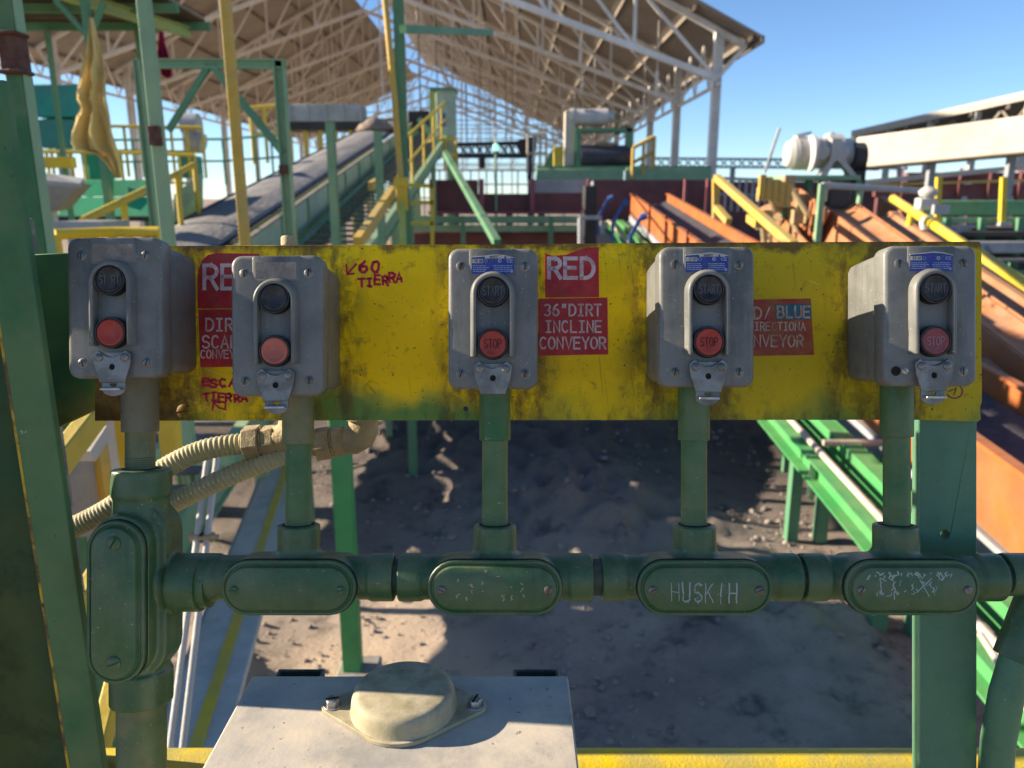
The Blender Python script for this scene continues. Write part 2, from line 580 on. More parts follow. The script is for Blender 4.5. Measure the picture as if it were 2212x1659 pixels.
_s = arc(.3, .745, .27, .255, 25, 262, 12) + arc(.3, .25, .28, .25, 82, -155, 12)
GLYPH = {
    'A': [[(0, 0), (.3, 1), (.6, 0)], [(.11, .34), (.49, .34)]],
    'B': [[(.28, .53), (0, .53), (0, 1), (.28, 1)] + arc(.28, .765, .27, .235, 90, -90), [(0, .53), (0, 0), (.3, 0)] + arc(.3, .265, .29, .265, -90, 90)],
    'C': [arc(.31, .5, .3, .5, 48, 312, 18)],
    'D': [[(0, 0), (0, 1), (.2, 1)] + arc(.2, .5, .4, .5, 90, -90, 14) + [(0, 0)]],
    'E': [[(.55, 1), (0, 1), (0, 0), (.55, 0)], [(0, .52), (.48, .52)]],
    'F': [[(.55, 1), (0, 1), (0, 0)], [(0, .52), (.48, .52)]],
    'G': [arc(.31, .5, .3, .5, 48, 340, 18) + [(.6, .45), (.34, .45)]],
    'H': [[(0, 0), (0, 1)], [(.58, 0), (.58, 1)], [(0, .5), (.58, .5)]],
    'I': [[(.3, 0), (.3, 1)], [(.1, 1), (.5, 1)], [(.1, 0), (.5, 0)]],
    'K': [[(0, 0), (0, 1)], [(.56, 1), (0, .42)], [(.2, .6), (.58, 0)]],
    'L': [[(.04, 1), (.04, 0), (.56, 0)]],
    'N': [[(.02, 0), (.02, 1), (.57, 0), (.57, 1)]],
    'O': [arc(.3, .5, .3, .5, 90, 450, 24)],
    'P': [[(.02, 0), (.02, 1), (.3, 1)] + arc(.3, .74, .28, .26, 90, -90) + [(.02, .48)]],
    'R': [[(.02, 0), (.02, 1), (.3, 1)] + arc(.3, .74, .27, .26, 90, -90) + [(.02, .48)], [(.28, .48), (.58, 0)]],
    'S': [_s],
    'T': [[(0, 1), (.6, 1)], [(.3, 1), (.3, 0)]],
    'U': [[(.02, 1), (.02, .3)] + arc(.3, .29, .28, .29, 180, 360) + [(.58, 1)]],
    'V': [[(0, 1), (.3, 0), (.6, 1)]],
    'W': [[(0, 1), (.15, 0), (.3, .8), (.45, 0), (.6, 1)]],
    'X': [[(0, 0), (.58, 1)], [(0, 1), (.58, 0)]],
    'Y': [[(0, 1), (.3, .46), (.6, 1)], [(.3, .46), (.3, 0)]],
    '0': [arc(.3, .5, .28, .5, 90, 450, 24)],
    '1': [[(.12, .8), (.32, 1), (.32, 0)]],
    '2': [arc(.3, .73, .27, .27, 160, -30) + [(.03, 0), (.58, 0)]],
    '3': [arc(.28, .76, .26, .24, 140, -90, 12) + arc(.28, .26, .29, .26, 90, -140, 12)],
    '4': [[(.42, 0), (.42, 1), (.02, .3), (.6, .3)]],
    '6': [arc(.31, .29, .27, .29, 90, 450, 20), [(.05, .36), (.1, .62), (.26, .88), (.45, 1)]],
    '7': [[(.02, 1), (.58, 1), (.22, 0)]],
    '8': [arc(.3, .76, .24, .24, 90, 450, 18), arc(.3, .26, .29, .26, 90, 450, 18)],
    '"': [[(.2, 1), (.17, .76)], [(.42, 1), (.39, .76)]],
    '/': [[(.08, -.02), (.5, 1.02)]],
}


def write(mb, s, x, y, h, adv, t, z0, z1, jit=0, fill=.78, slope=0, wide=None):
    """stroke lettering: s starts at x, baseline y, capital height h, one character every adv"""
    cw = (wide or adv * fill) / .6
    rr = random.Random(s + str(round(x, 4)))
    for k, ch in enumerate(s):
        if ch == ' ':
            continue
        ox, oy = x + k * adv, y + k * adv * slope
        jx, jy, js = (rr.uniform(-jit, jit) for _ in range(3))
        for pl in GLYPH[ch]:
            pts = [(ox + (p[0] + jx + rr.uniform(-jit, jit) * .5) * cw, oy + (p[1] * (1 + js) + jy + rr.uniform(-jit, jit) * .5) * h) for p in pl]
            mb.ribbon(pts, t, z0, z1)
    return mb


def rrect(w, h, r, z, n=6, cx=0, cy=0):
    pts = []
    for sx, sy, a0 in ((1, 1, 0), (-1, 1, 90), (-1, -1, 180), (1, -1, 270)):
        pts += [V((cx + sx * (w / 2 - r) + r * cos(R(a0 + 90 * i / n)), cy + sy * (h / 2 - r) + r * sin(R(a0 + 90 * i / n)), z)) for i in range(n + 1)]
    return pts


def stadium(hl, hw, z, n=12, vert=False):
    d = hl - hw
    pts = [V((d + hw * cos(R(-90 + 180 * i / n)), hw * sin(R(-90 + 180 * i / n)), z)) for i in range(n + 1)]
    pts += [V((-d + hw * cos(R(90 + 180 * i / n)), hw * sin(R(90 + 180 * i / n)), z)) for i in range(n + 1)]
    if vert:
        pts = [V((-p.y, p.x, p.z)) for p in pts]
    return pts


def circ(r, cx=0, cy=0, n=16):
    return [(cx + r * cos(2 * pi * i / n), cy + r * sin(2 * pi * i / n)) for i in range(n)]


def slotted(name, root, x, y, z, r, h, mat, ang=90, slotw=.25):
    """a slotted screw head: a domed disc with a real groove across it"""
    b = MB()
    M4 = Matrix.Translation((x, y, z)) @ Matrix.Rotation(R(ang), 4, 'Z')
    w = r * slotw / 2
    prof = [(1.0, 0), (1.0, .45), (.86, .8), (.5, 1.0)]
    for sgn in (1, -1):
        loops = []
        for q, zz in prof:
            rr = r * q
            a0 = math.asin(min(.95, w / rr))
            lo = [V((rr * cos(a0 + (pi - 2 * a0) * i / 10), sgn * rr * sin(a0 + (pi - 2 * a0) * i / 10), zz * h)) for i in range(11)]
            if sgn < 0:
                lo = lo[::-1]
            loops.append(lo)
        b.loft(loops, M=M4)
    b.lathe([(r * .98, -.0002), (r * .98, h * .3)], M=M4, n=20)
    return part(name, b, mat, root, world=False)


# ------------------------------------------------------------------ the control panel's mounting frame
PD = 0.822
KP = PD / FP
pan = pt('panel_frame', 'weathered yellow steel plate with green end post carrying the row of push-button stations', 'panel', 1160, 716, PD)


def pl(px, py, d=PD, px0=1160, py0=716):
    """picture point -> panel frame metres (x, y)"""
    return ((px - 1106) / FP * d - (px0 - 1106) * KP, (829 - py) / FP * d - (829 - py0) * KP)


out = [(205, 531), (430, 530.5), (760, 529.5), (1000, 528), (1400, 524.5), (1700, 522.5), (1980, 521.5), (2116, 521.5), (2120, 530), (2121, 640), (2119.5, 700), (2121, 830), (2121, 866), (2117, 880), (2119, 905), (2112, 911), (2074, 909), (1988, 906.5), (1500, 906.5), (900, 907.5), (205, 908.5)]
holes = [circ(.0028, *pl(1006, 883)), circ(.0036, *pl(263, 888))]
part('backplate', MB().plate([pl(*p) for p in out], -.006, 0, holes), M['plate'], pan, world=False, bevel=.0012)
part('stiffener', MB().plate([pl(480, 527), pl(480, 560), pl(1000, 560), pl(1000, 525.2)], -.012, -.0062), M['plate'], pan, world=False, bevel=.0008)
gp = [(52, 549), (140, 545.5), (232, 545), (232, 872), (207, 884), (118, 926), (96, 928)]
part('gusset', MB().plate([pl(*p, .829) for p in gp], -.0135, -.0068), M['gusset'], pan, world=False, bevel=.001)
x0, y0 = pl(1993, 900)
x1, _ = pl(2118.5, 900)
hole = circ(.0048, *pl(2049, 1157), n=18)
part('post', MB().plate([(x0, -1.40), (x1, -1.40), (x1, -.070), (x0, -.070)], -.0225, -.0065, [hole]), M['green_post'], pan, world=False, bevel=.0012)
for px, py, an in ((803, 838, -52), (398, 888, 10)):
    slotted('screw', pan, *pl(px, py), 0, .0078, .0022, M['plate'], an)
b = MB()
q = pl(613, 520)
b.lathe([(.0085, 0), (.0085, .010), (.0075, .012)], M=Matrix.Translation((q[0], q[1] - .004, -.018)) @ Matrix.Rotation(-pi / 2, 4, 'X'), n=12)
part('bolt', b, M['fitting'], pan, world=False, label='dusty bolt standing on the top edge')
# handwriting in red marker, on the plate itself
b = MB()
write(b, '60', *pl(777, 589), .0118, .0135, .0028, .0001, .0004, .10, .62, .08)
write(b, 'TIERRA', *pl(776, 620), .0092, .0080, .0025, .0001, .0004, .13, .70, .14)
for l in ([(769, 570), (752, 590)], [(748, 572), (750, 592), (764, 591)]):
    b.ribbon([pl(*p) for p in l], .0019, .0001, .0004)
part('marker_writing', b, M['marker'], pan, world=False, label='red handwriting 60 TIERRA')
b = MB()
write(b, 'ESCA', *pl(436, 834), .0072, .0100, .0026, .0001, .0004, .12, .72)
write(b, 'TIERRA', *pl(441, 864), .0080, .0080, .0025, .0001, .0004, .13, .72, -.06)
b.ribbon([pl(*p) for p in ((459, 884), (461, 868), (475, 869))], .0018, .0001, .0004)
b.ribbon([pl(*p) for p in ((461, 868), (472, 880), (487, 884), (487, 870))], .0018, .0001, .0004)
part('marker_writing', b, M['marker'], pan, world=False, label='red handwriting ESCA TIERRA with an arrow')
b = MB()
b.ribbon([pl(2062 + 17 * cos(R(a)), 845 + 15 * sin(R(a))) for a in range(-70, 170, 20)], .0013, .0001, .0004)
b.ribbon([pl(*p) for p in ((2050, 845), (2066, 838), (2060, 852))], .0012, .0001, .0004)
part('marker_writing', b, M['marker_purple'], pan, world=False, label='small purple marker scrawl')

# ------------------------------------------------------------------ signs stuck on the plate
SG = 'red vinyl signs on the yellow plate'


def sign(label, px, py, outline, lines, patch=None, worn=False):
    t = pt('sign', label, 'sign', px, py, PD - .0006, SG)
    k = (PD - .0006) / FP
    L = lambda a, c: ((a - px) * k, (py - c) * k)
    part('face', MB().plate([L(*p) for p in outline], -.0005, .0003), M['sign_worn' if worn else 'sign'], t, world=False)
    if patch:
        part('patch', MB().plate([L(*p) for p in patch], .0003, .0006), M['sign_blue'], t, world=False, label='faded blue patch')
    b = MB()
    for s, x, y, h, adv, th in lines:
        write(b, s, *L(x, y), h * k, adv * k, th * k, .0006, .0009, fill=.74)
    part('lettering', b, M['sign_text_worn' if worn else 'sign_text'], t, world=False)
    return t


sign('dark red RED sign with a clipped corner, partly behind the second station', 495, 605, [(427, 600), (429, 582), (436, 562), (450, 550), (470, 546), (560, 548), (560, 665), (427, 666)], [('RED', 441, 623, 50, 39.5, 8)])
sign('dark red DIRT SCALE CONVEYOR sign beside the first station', 495, 730, [(428.5, 668.5), (560, 667), (560, 791), (433, 793)], [('DIRT', 446, 714, 26, 21, 4.0), ('SCALE', 438, 751, 26, 20.3, 4.0), ('CONVEYOR', 434.5, 773, 17, 12.6, 2.9)])
sign('bright red RED sign with torn top beside the middle station', 1236, 590, [(1177.5, 548), (1195, 552), (1222, 550), (1246, 541), (1262, 535), (1293, 533.5), (1294, 641), (1178, 642)], [('RED', 1185, 600, 42, 35.5, 8.4)])
sign('square red sign reading 36" DIRT INCLINE CONVEYOR', 1238, 705, [(1163, 645), (1312, 642.5), (1313.5, 765), (1163.5, 768)], [('36"DIRT', 1175.5, 681.5, 24, 18.1, 3.9), ('INCLINE', 1178, 717, 24, 18.0, 3.9), ('CONVEYOR', 1166.5, 752.5, 24, 18.3, 3.9)])
sign('worn red and blue DIRECTIONAL CONVEYOR sign between the last two stations', 1670, 706, [(1578, 648), (1751, 644), (1754, 700), (1758.5, 766), (1578, 769)], [('RED/', 1588, 688, 24, 20.4, 3.9), ('BLUE', 1679, 685.5, 24, 18.8, 3.9), ('BIDIRECTIONA', 1592, 713, 17, 12.5, 2.9), ('CONVEYOR', 1592, 748, 24, 18.4, 3.9)], [(1674, 657), (1751, 655), (1752.5, 689), (1675, 691)], True)


# ------------------------------------------------------------------ push-button stations
def station(label, px, py, stop_mat, stop_text, tag, hasp_long=True, tilt=0, start_text='START', loose=False, w=.0875, h=.1345):
    D = .733
    X, Y = (px - 1106) / FP * D, (829 - py) / FP * D
    t = thing('push_button_station', label, 'control box', CAM + ROT @ V((X, Y, -PD)), 'push-button stations along the yellow plate', True)
    if tilt:
        t.rotation_euler = (ROT @ Matrix.Rotation(R(tilt), 3, 'Z')).to_euler()
    m = M['box']
    bw, bh = w - .0035, h - .010
    rr = lambda W_, H_, r, z: rrect(W_, H_, r, z)
    part('enclosure', MB().loft([rr(bw - .010, bh - .010, .007, .0003), rr(bw - .004, bh - .004, .009, .0012), rr(bw - .002, bh - .002, .009, .005), rr(bw, bh, .009, .030), rr(bw + .001, bh + .002, .009, .0655)]), m, t, world=False, smooth=50)
    part('gasket', MB().loft([rr(bw - .003, bh - .002, .011, .0655), rr(bw - .003, bh - .002, .011, .0672)]), M['slot'], t, world=False)
    lo = [rr(w - .001, h - .001, .0098, .0672), rr(w, h, .0100, .0680), rr(w, h, .0100, .0848)]
    for a in (22, 45, 68, 90):
        i = .0042 * (1 - cos(R(a)))
        lo.append(rr(w - 2 * i, h - 2 * i, .0100 - i * .75, .0848 + .0042 * sin(R(a))))
    part('lid', MB().loft(lo), m, t, world=False, smooth=60)
    F0 = .089
    # raised pad at the top of the lid
    part('nameplate_pad', MB().loft([rr(.0455, .0250, .003, F0 - .006), rr(.0455, .0250, .003, F0 + .0002), rr(.0440, .0235, .0025, F0 + .0008)]), m, t, world=False).location = (0, h / 2 - .0132, 0)
    # guard: an upside-down U standing round the buttons
    b = MB()
    prof = [(.0060, -.0005), (.0052, .0050), (.0036, .0092), (.0018, .0100), (0.0, .0094), (-.0006, .0060), (-.0006, -.0005)]
    path = [((.0158, -.0365), (1, 0)), ((.0158, .0235), (1, 0))] + [((.0158 * cos(R(a)), .0235 + .0158 * sin(R(a))), (cos(R(a)), sin(R(a)))) for a in range(12, 180, 12)] + [((-.0158, .0235), (-1, 0)), ((-.0158, -.0365), (-1, 0))]
    b.loft([[V((p[0] + d[0] * o, p[1] + d[1] * o, F0 + z)) for o, z in prof] for p, d in path])
    part('guard', b, m, t, world=False, smooth=60, bevel=.0006)
    for nm, yy, mm, txt in (('start_button', .0256, M['black'], start_text), ('stop_button', -.0243, stop_mat, stop_text)):
        bz = part('bezel', MB().lathe([(.0150, F0 - .001), (.0150, F0 + .0075), (.0143, F0 + .0090), (.0132, F0 + .0090), (.0130, F0 + .0070)], (0, yy, 0), 40), M['bezel'], t, world=False)
        cap = part(nm, MB().lathe([(.0128, F0 + .004), (.0128, F0 + .0082), (.0120, F0 + .0090), (.0105, F0 + .0091), (.0100, F0 + .0087), (.0002, F0 + .0084)], (0, yy, 0), 40), mm, t, world=False, smooth=60)
        if txt:
            n = len(txt.replace(' ', '_'))
            adv = .0200 / n if nm == 'start_button' else .0172 / n
            if nm == 'start_button':
                tm = M['engrave']
            else:
                tm = M['engrave_pale'] if tag == 'pale' or stop_mat == M['stop_dull'] else M['engrave_dark']
            b = MB()
            write(b, txt, -adv * n / 2 + adv * .12, yy - .0040, .0080, adv, .00065, F0 + .0083, F0 + .0090, fill=.74)
            part('lettering', b, tm, cap, world=False)
    # the four lid screws
    for i, (sx, sy) in enumerate(((-.0305, .050), (.0305, .050), (-.0305, -.0525), (.0305, -.0525))):
        an = random.uniform(70, 110)
        if loose and i == 2:
            slotted('lid_screw', t, sx + .002, sy, F0 + .006, .0034, .0026, M['bright_steel'], -40)
            part('screw_hole', MB().lathe([(.0046, F0 - .001), (.0046, F0 + .0002)], (sx - .003, sy, 0), 20), M['slot'], t, world=False)
            continue
        part('screw_hole', MB().lathe([(.0047, F0 - .003), (.0047, F0 + .0002), (.0042, F0 + .0005)], (sx, sy, 0), 24), M['steel'], t, world=False)
        slotted('lid_screw', t, sx, sy, F0 + .0006, .0037, .0009, M['screw'], an)
        part('screw_slot', MB().box((0, 0, 0), (.0072, .0011, .0006), Matrix.Translation((sx, sy, F0 + .0009)) @ Matrix.Rotation(R(an), 4, 'Z')), M['slot'], t, world=False)
    # lockout hasp under the stop button
    top = [(.0135 * cos(R(a)), -.0345 - .0135 * sin(R(a))) for a in (148, 130, 110, 90, 70, 50, 32)]
    top = [(-.0115, -.0415), (-.0080, -.0448), (-.0040, -.0468), (0, -.0474), (.0040, -.0468), (.0080, -.0448), (.0115, -.0415)]
    body = [(-.0135, -.0405)] + top + [(.0135, -.0405), (.0180, -.0450), (.0172, -.0545), (.0122, -.0700)]
    body += [(.0122, -.0715), (-.0122, -.0715), (-.0122, -.0700), (-.0172, -.0545), (-.0180, -.0450)]
    hb = MB().plate(body, F0 + .0035, F0 + .0062, [circ(.0027, 0, -.0565, 18)])
    hs = part('lockout_hasp', hb, M['steel'], t, world=False, bevel=.0006)
    part('hasp_hole', MB().lathe([(.0027, F0 + .001), (.0027, F0 + .004)], (0, -.0565, 0), 18), M['slot'], hs, world=False)
    part('hasp_base', MB().plate([(-.0125, -.043), (.0125, -.043), (.0165, -.0475), (.0150, -.056), (.0105, -.0660), (-.0105, -.0660), (-.0150, -.056), (-.0165, -.0475)], F0 - .0005, F0 + .0033), M['steel'], hs, world=False)
    for sx in (-1, 1):
        part('rivet', MB().lathe([(.0040, F0 + .006), (.0038, F0 + .0072), (.0030, F0 + .0080), (.0001, F0 + .0082)], (sx * .0122, -.0478, 0), 20), M['steel'], hs, world=False, smooth=60)
    if hasp_long:
        tg = [(.0112, -.0690), (.0112, -.0770)] + [(.0112 * cos(R(a)), -.0770 + .0072 * sin(R(a))) for a in range(-15, -180, -15)] + [(-.0112, -.0770), (-.0112, -.0690)]
        part('tongue', MB().plate(tg[::-1], F0 + .0012, F0 + .0034, [[(.0034 * cos(R(a)), -.0722 + .0034 * sin(R(a))) for a in range(180, 361, 20)]]), M['steel'], hs, world=False, bevel=.0005)
        part('lip', MB().box((0, -.0775, F0 + .0065), (.0190, .0022, .0085)), M['bright_steel'], hs, world=False, bevel=.0005)
    # blue nameplate
    nw, nh, yc = .0405, .0178, h / 2 - .0158
    if tag:
        zt = F0 + .0009
        rg = [(-nw / 2, -nh / 2), (-nw * .05, -nh / 2), (0, -nh * .43), (nw * .2, -nh * .5), (nw / 2, -nh * .49), (nw / 2, nh * .36), (nw * .28, nh * .46), (nw * .06, nh * .5), (-nw * .2, nh * .44), (-nw / 2, nh * .38)]
        npl = part('nameplate', MB().plate([(p[0], p[1] + yc) for p in rg], zt - .0003, zt), M['label_blue'], t, world=False)
        wb = MB()
        wb.box((-.0145, yc + .0034, zt), (.0102, .0040, .0004))
        if tag != 'torn':
            wb.box((0.0015, yc + .0070, zt), (.0185, .0024, .0004)).box((.0148, yc + .0068, zt), (.0046, .0022, .0004))
        part('white_field', wb, M['label_white'], npl, world=False)
        b = MB()
        code = {'a': '18 08', 'b': '17 47', 'torn': '17 47'}[tag]
        write(b, code, -.0178, yc + .0022, .0024, .0016, .0004, zt + .0002, zt + .0004)
        if tag != 'torn':
            write(b, 'BW241', -.0028, yc + .0062, .0016, .0017, .0003, zt + .0002, zt + .0004)
        part('date_code', b, M['label_ink'], npl, world=False)
        b = MB()
        rr_ = random.Random(px)
        for row in range(4):
            for x_, x2 in ((-.0192, -.003 - rr_.random() * .005), (.000 + rr_.random() * .002, .015 + rr_.random() * .003)):
                xx = x_
                while xx < x2:
                    l = rr_.uniform(.0012, .0032)
                    b.box((xx + l / 2, yc - .0010 - row * .0018, zt), (l, .0007, .0003))
                    xx += l + .0005
        b.ribbon([(-.0068 + .0014 * cos(R(a)), yc + .0034 + .0014 * sin(R(a))) for a in range(0, 361, 30)], .0004, zt, zt + .0003)
        b.ribbon([(.0065 + .0013 * cos(R(a)), yc + .0036 + .0013 * sin(R(a))) for a in range(0, 361, 30)], .0009, zt, zt + .0003)
        write(b, 'CE', .0135, yc + .0022, .0026, .0030, .0005, zt, zt + .0003)
        b.box((.0178, yc - .0064, zt), (.0024, .0024, .0003))
        part('print', b, M['label_text'], npl, world=False)
        part('torn_edge', MB().plate([(p[0], p[1] + yc) for p in [(-nw * .51, nh * .37), (-nw * .2, nh * .43), (nw * .06, nh * .49), (nw * .28, nh * .45), (nw * .5, nh * .34), (nw * .5, nh * .37), (nw * .28, nh * .50), (nw * .06, nh * .55), (-nw * .2, nh * .48), (-nw * .51, nh * .42)]], zt - .0002, zt + .0006), M['label_white'], npl, world=False)
    else:
        part('nameplate_backing', MB().plate([(-nw / 2 + .0005, yc - nh * .42), (nw / 2 - .001, yc - nh * .42), (nw / 2 - .001, yc + nh * .5), (-nw / 2 + .0005, yc + nh * .5)], F0 + .0006, F0 + .0009), M['label_backing'], t, world=False, label='bare brown patch where the nameplate is gone')
    return t


station('shaded grey station at the left end, plain red stop button, no nameplate', 247, 664, M['stop'], '', None, tilt=.7, start_text='ST RT', w=.0905)
station('grey station with faded salmon stop button and blank start button', 598, 703, M['stop_pink'], '', None, tilt=.5, start_text='', w=.0875)
station('grey station with a short hasp beside the bright red RED sign', 1065, 688, M['stop'], 'STOP', 'a', hasp_long=False, w=.0855)
station('grey station with red STOP button and 17 47 nameplate, left of the worn sign', 1527, 684, M['stop'], 'STOP', 'b', w=.0910)
station('grey station at the right end with dusty dull red STOP button and a loose screw', 2011, 682, M['stop_dull'], 'STOP', 'torn', loose=True, w=.0890)

# ------------------------------------------------------------------ conduit under the stations
DC = .782
KC = DC / FP


def riser(label, px, top, mid, bot, rc, rp, mc, mp):
    t = pt('conduit_riser', label, 'pipe', px, bot, DC, 'conduit risers under the stations')
    Y = lambda p: (bot - p) * KC
    part('coupling', MB().lathe([(rc * .93, Y(mid) - .0005), (rc, Y(mid) + .0007), (rc, Y(top) + .002)], M=Matrix.Rotation(-pi / 2, 4, 'X') @ Matrix.Scale(1, 4), n=40) if False else vcyl(rc, Y(mid), Y(top)), mc, t, world=False, smooth=50, bevel=.0008)
    part('pipe', vcyl(rp, -.012, Y(mid) + .001), mp, t, world=False, smooth=50)
    th = MB()
    for i in range(5):
        z = Y(bot) + .002 + i * .0022
        th.loft([[V((r * cos(2 * pi * j / 32), zz, r * sin(2 * pi * j / 32))) for j in range(32)][::-1] for r, zz in ((rp * .99, z), (rp * 1.022, z + .0011), (rp * .99, z + .0022))], False, False)
    part('thread', th, mp, t, world=False, smooth=20)
    return t


def vcyl(r, y0, y1, n=40):
    return MB().loft([[V((r * cos(2 * pi * j / n), yy, r * sin(2 * pi * j / n))) for j in range(n)][::-1] for yy in (y0, y1)])


def hcyl(b, r, x0, x1, n=40, y=0, z=0):
    return b.loft([[V((xx, y + r * cos(2 * pi * j / n), z + r * sin(2 * pi * j / n))) for j in range(n)] for xx in (x0, x1)])


riser('bare dusty pipe under the left-end station', 303, 812, 932, 1012, .0178, .0142, M['tan_pipe'], M['olive_pipe'])
riser('green pipe under the station with the salmon button', 644, 850, 958, 1138, .0158, .0129, M['olive_pipe'], M['green_pipe'])
riser('green pipe under the middle station', 1069, 840, 950, 1132, .0158, .0129, M['green_pipe'], M['green_pipe'])
riser('smooth green pipe under the station beside the worn sign', 1499, 833, 950, 1122, .0158, .0129, M['green_pipe'], M['green_pipe'])
riser('chipped green pipe under the right-end station', 1937, 833, 942, 1122, .0158, .0129, M['green_pipe'], M['green_pipe'])


def remesh(o, vox, it=5):
    m = o.modifiers.new('cast', 'REMESH')
    m.mode = 'VOXEL'
    m.voxel_size = vox
    m.use_smooth_shade = True
    q = o.modifiers.new('soften', 'SMOOTH')
    q.factor = .5
    q.iterations = it


def scratches(b, seed, x0, x1, y0, y1, z, n, t=.0007):
    rr = random.Random(seed)
    for _ in range(n):
        x, y = rr.uniform(x0, x1), rr.uniform(y0, y1)
        p = [(x, y)]
        for _ in range(rr.randint(1, 4)):
            x += rr.uniform(-.002, .002)
            y += rr.uniform(-.003, .001)
            p.append((x, y))
        b.ribbon(p, t * rr.uniform(.5, 1.6), z, z + .0002)
    return b


def tee(label, px, l, r, cov, scr=None):
    cy = 1246
    t = pt('conduit_tee', label, 'pipe fitting', px, cy, DC, 'cast conduit tees along the panel')
    xl, xr = (l - px) * KC, (r - px) * KC
    kz = .748 / FP
    cx = (cov - 1106) * kz - (px - 1106) * KC
    b = MB()
    hcyl(b, .0222, xl, xr)
    hcyl(b, .0240, xl, xl + .024)
    hcyl(b, .0240, xr - .024, xr)
    b.loft([[p + V((cx, -.002, 0)) for p in stadium(.0655, .0262, z)] for z in (-.010, .0262)])
    b.loft([[p + V((cx, -.001, 0)) for p in stadium(.068, .0232, z)] for z in (-.018, .012)])
    b.add(vcyl(.0216, 0, .0535).v, vcyl(.0216, 0, .0535).f)
    b.add(vcyl(.0245, .010, .026).v, vcyl(.0245, .010, .026).f)
    o = part('body', b, M['green'], t, world=False)
    remesh(o, .0015, 6)
    part('hub_bore', vcyl(.0165, .0500, .0539), M['slot'], t, world=False)
    c = part('cover', MB().loft([[p + V((cx, -.003, 0)) for p in stadium(a, e, z)] for a, e, z in ((.0660, .0268, .0268), (.0660, .0268, .0304), (.0650, .0258, .0313), (.0632, .0240, .0313), (.0622, .0230, .0304), (.0612, .0220, .0308), (.0596, .0204, .0343), (.0580, .0188, .0350))]), M['green'], t, world=False, smooth=32)
    part('cover_gasket', MB().loft([[p + V((cx, -.003, 0)) for p in stadium(.0668, .0276, z)] for z in (.0250, .0270)]), M['slot'], t, world=False)
    for sx in (-1, 1):
        slotted('cover_screw', c, cx + sx * .0520, -.004, .0350, .0042, .0016, M['screw'] if scr else M['green'], random.uniform(0, 180))
    if scr == 'word':
        b = MB()
        for k, ch in enumerate('HUSKIH'):
            for plg in GLYPH[ch]:
                if ch == 'I':
                    plg = [(.3, 0), (.26, .3), (.32, .7), (.3, 1)] if plg[0][0] == plg[1][0] else None
                if not plg:
                    continue
                rr = random.Random(k)
                q = [(cx - .034 + k * .0112 + (p[0] + rr.uniform(-.05, .05)) * .0125, -.0150 + (p[1] + rr.uniform(-.06, .06)) * .0185 - k * .0004) for p in plg]
                fine = []
                for a_, b_ in zip(q, q[1:]):
                    for i in range(4):
                        fine.append((a_[0] + (b_[0] - a_[0]) * i / 4 + rr.uniform(-.0003, .0003), a_[1] + (b_[1] - a_[1]) * i / 4 + rr.uniform(-.0003, .0003)))
                fine.append(q[-1])
                i = 0
                while i < len(fine) - 1:
                    j = min(len(fine) - 1, i + rr.randint(2, 5))
                    b.ribbon(fine[i:j + 1], rr.uniform(.0005, .0014), .0350, .0352)
                    i = j + (rr.random() < .3)
        part('scratched_writing', b, M['scratch'], c, world=False, label='HUSKIH scratched into the paint')
    if scr == 'marks':
        b = MB()
        scratches(b, 4, cx - .036, cx + .020, -.008, .006, .0350, 26)
        scratches(b, 9, cx - .045, cx + .040, .010, .014, .0350, 30, .0010)
        b.ribbon([(cx - .034, .008), (cx - .032, -.009)], .0008, .0350, .0352)
        b.ribbon([(cx - .034, .008), (cx - .028, .005)], .0008, .0350, .0352)
        b.ribbon([(cx + .005, .006), (cx + .014, -.010)], .0008, .0350, .0352)
        b.ribbon([(cx + .016, .007), (cx + .002, -.006)], .0010, .0350, .0352)
        part('scratched_writing', b, M['scratch'], c, world=False, label='illegible marks scratched into the paint')
    if scr == 'rusty':
        b = MB()
        scratches(b, 14, cx - .045, cx + .045, -.012, .015, .0350, 16, .0012)
        part('scuffs', b, M['fitting'], c, world=False)
    n = MB()
    hcyl(n, .0178, xr - .004, xr + .014)
    for i in range(5):
        hcyl(n, .0184, xr + .0005 + i * .002, xr + .0014 + i * .002)
    part('nipple', n, M['strut'], t, world=False)
    return t


tee('green cast tee with yellow-edged cover under the salmon-button station', 645, 424, 853, 621, None)
tee('green cast tee with rust-scuffed cover under the middle station', 1069, 862, 1279, 1069, 'rusty')
tee('green cast tee with HUSKIH scratched on its cover', 1500, 1297, 1722, 1525, 'word')
tee('green cast tee with a scratched illegible mark, in front of the green post', 1934, 1729, 2155, 1975, 'marks')

# the tall fitting at the left end of the conduit
px, cy = 306, 1257
t = pt('conduit_elbow_box', 'large upright green cast conduit fitting with a long oval cover', 'pipe fitting', px, cy, DC)
b = MB()
v = vcyl(.0268, -.120, .112)
b.add(v.v, v.f)
for a_, b_, r_ in ((.088, .1155, .0288), (-.1215, -.088, .0300)):
    v = vcyl(r_, a_, b_)
    b.add(v.v, v.f)
b.loft([[p + V((-.004, -.006, 0)) for p in stadium(.080, .0285, z, vert=True)] for z in (-.012, .036)])
b.loft([[p + V((.004, -.004, 0)) for p in stadium(.086, .0300, z, vert=True)] for z in (-.02, .020)])
hcyl(b, .0268, 0, .062)
hcyl(b, .0292, .034, .063)
remesh(part('body', b, M['green'], t, world=False), .0017, 7)
part('hub_bore', vcyl(.018, .112, .1159), M['slot'], t, world=False)
cv = [(.0788, .0278, .0362), (.0788, .0278, .0408), (.0778, .0268, .0418), (.0758, .0248, .0418), (.0748, .0238, .0408), (.0738, .0228, .0412), (.0720, .0210, .0451), (.0704, .0194, .0458)]
part('cover_gasket', MB().loft([[p + V((-.0055, -.009, 0)) for p in stadium(.0797, .0287, z, vert=True)] for z in (.0340, .0364)]), M['slot'], t, world=False)
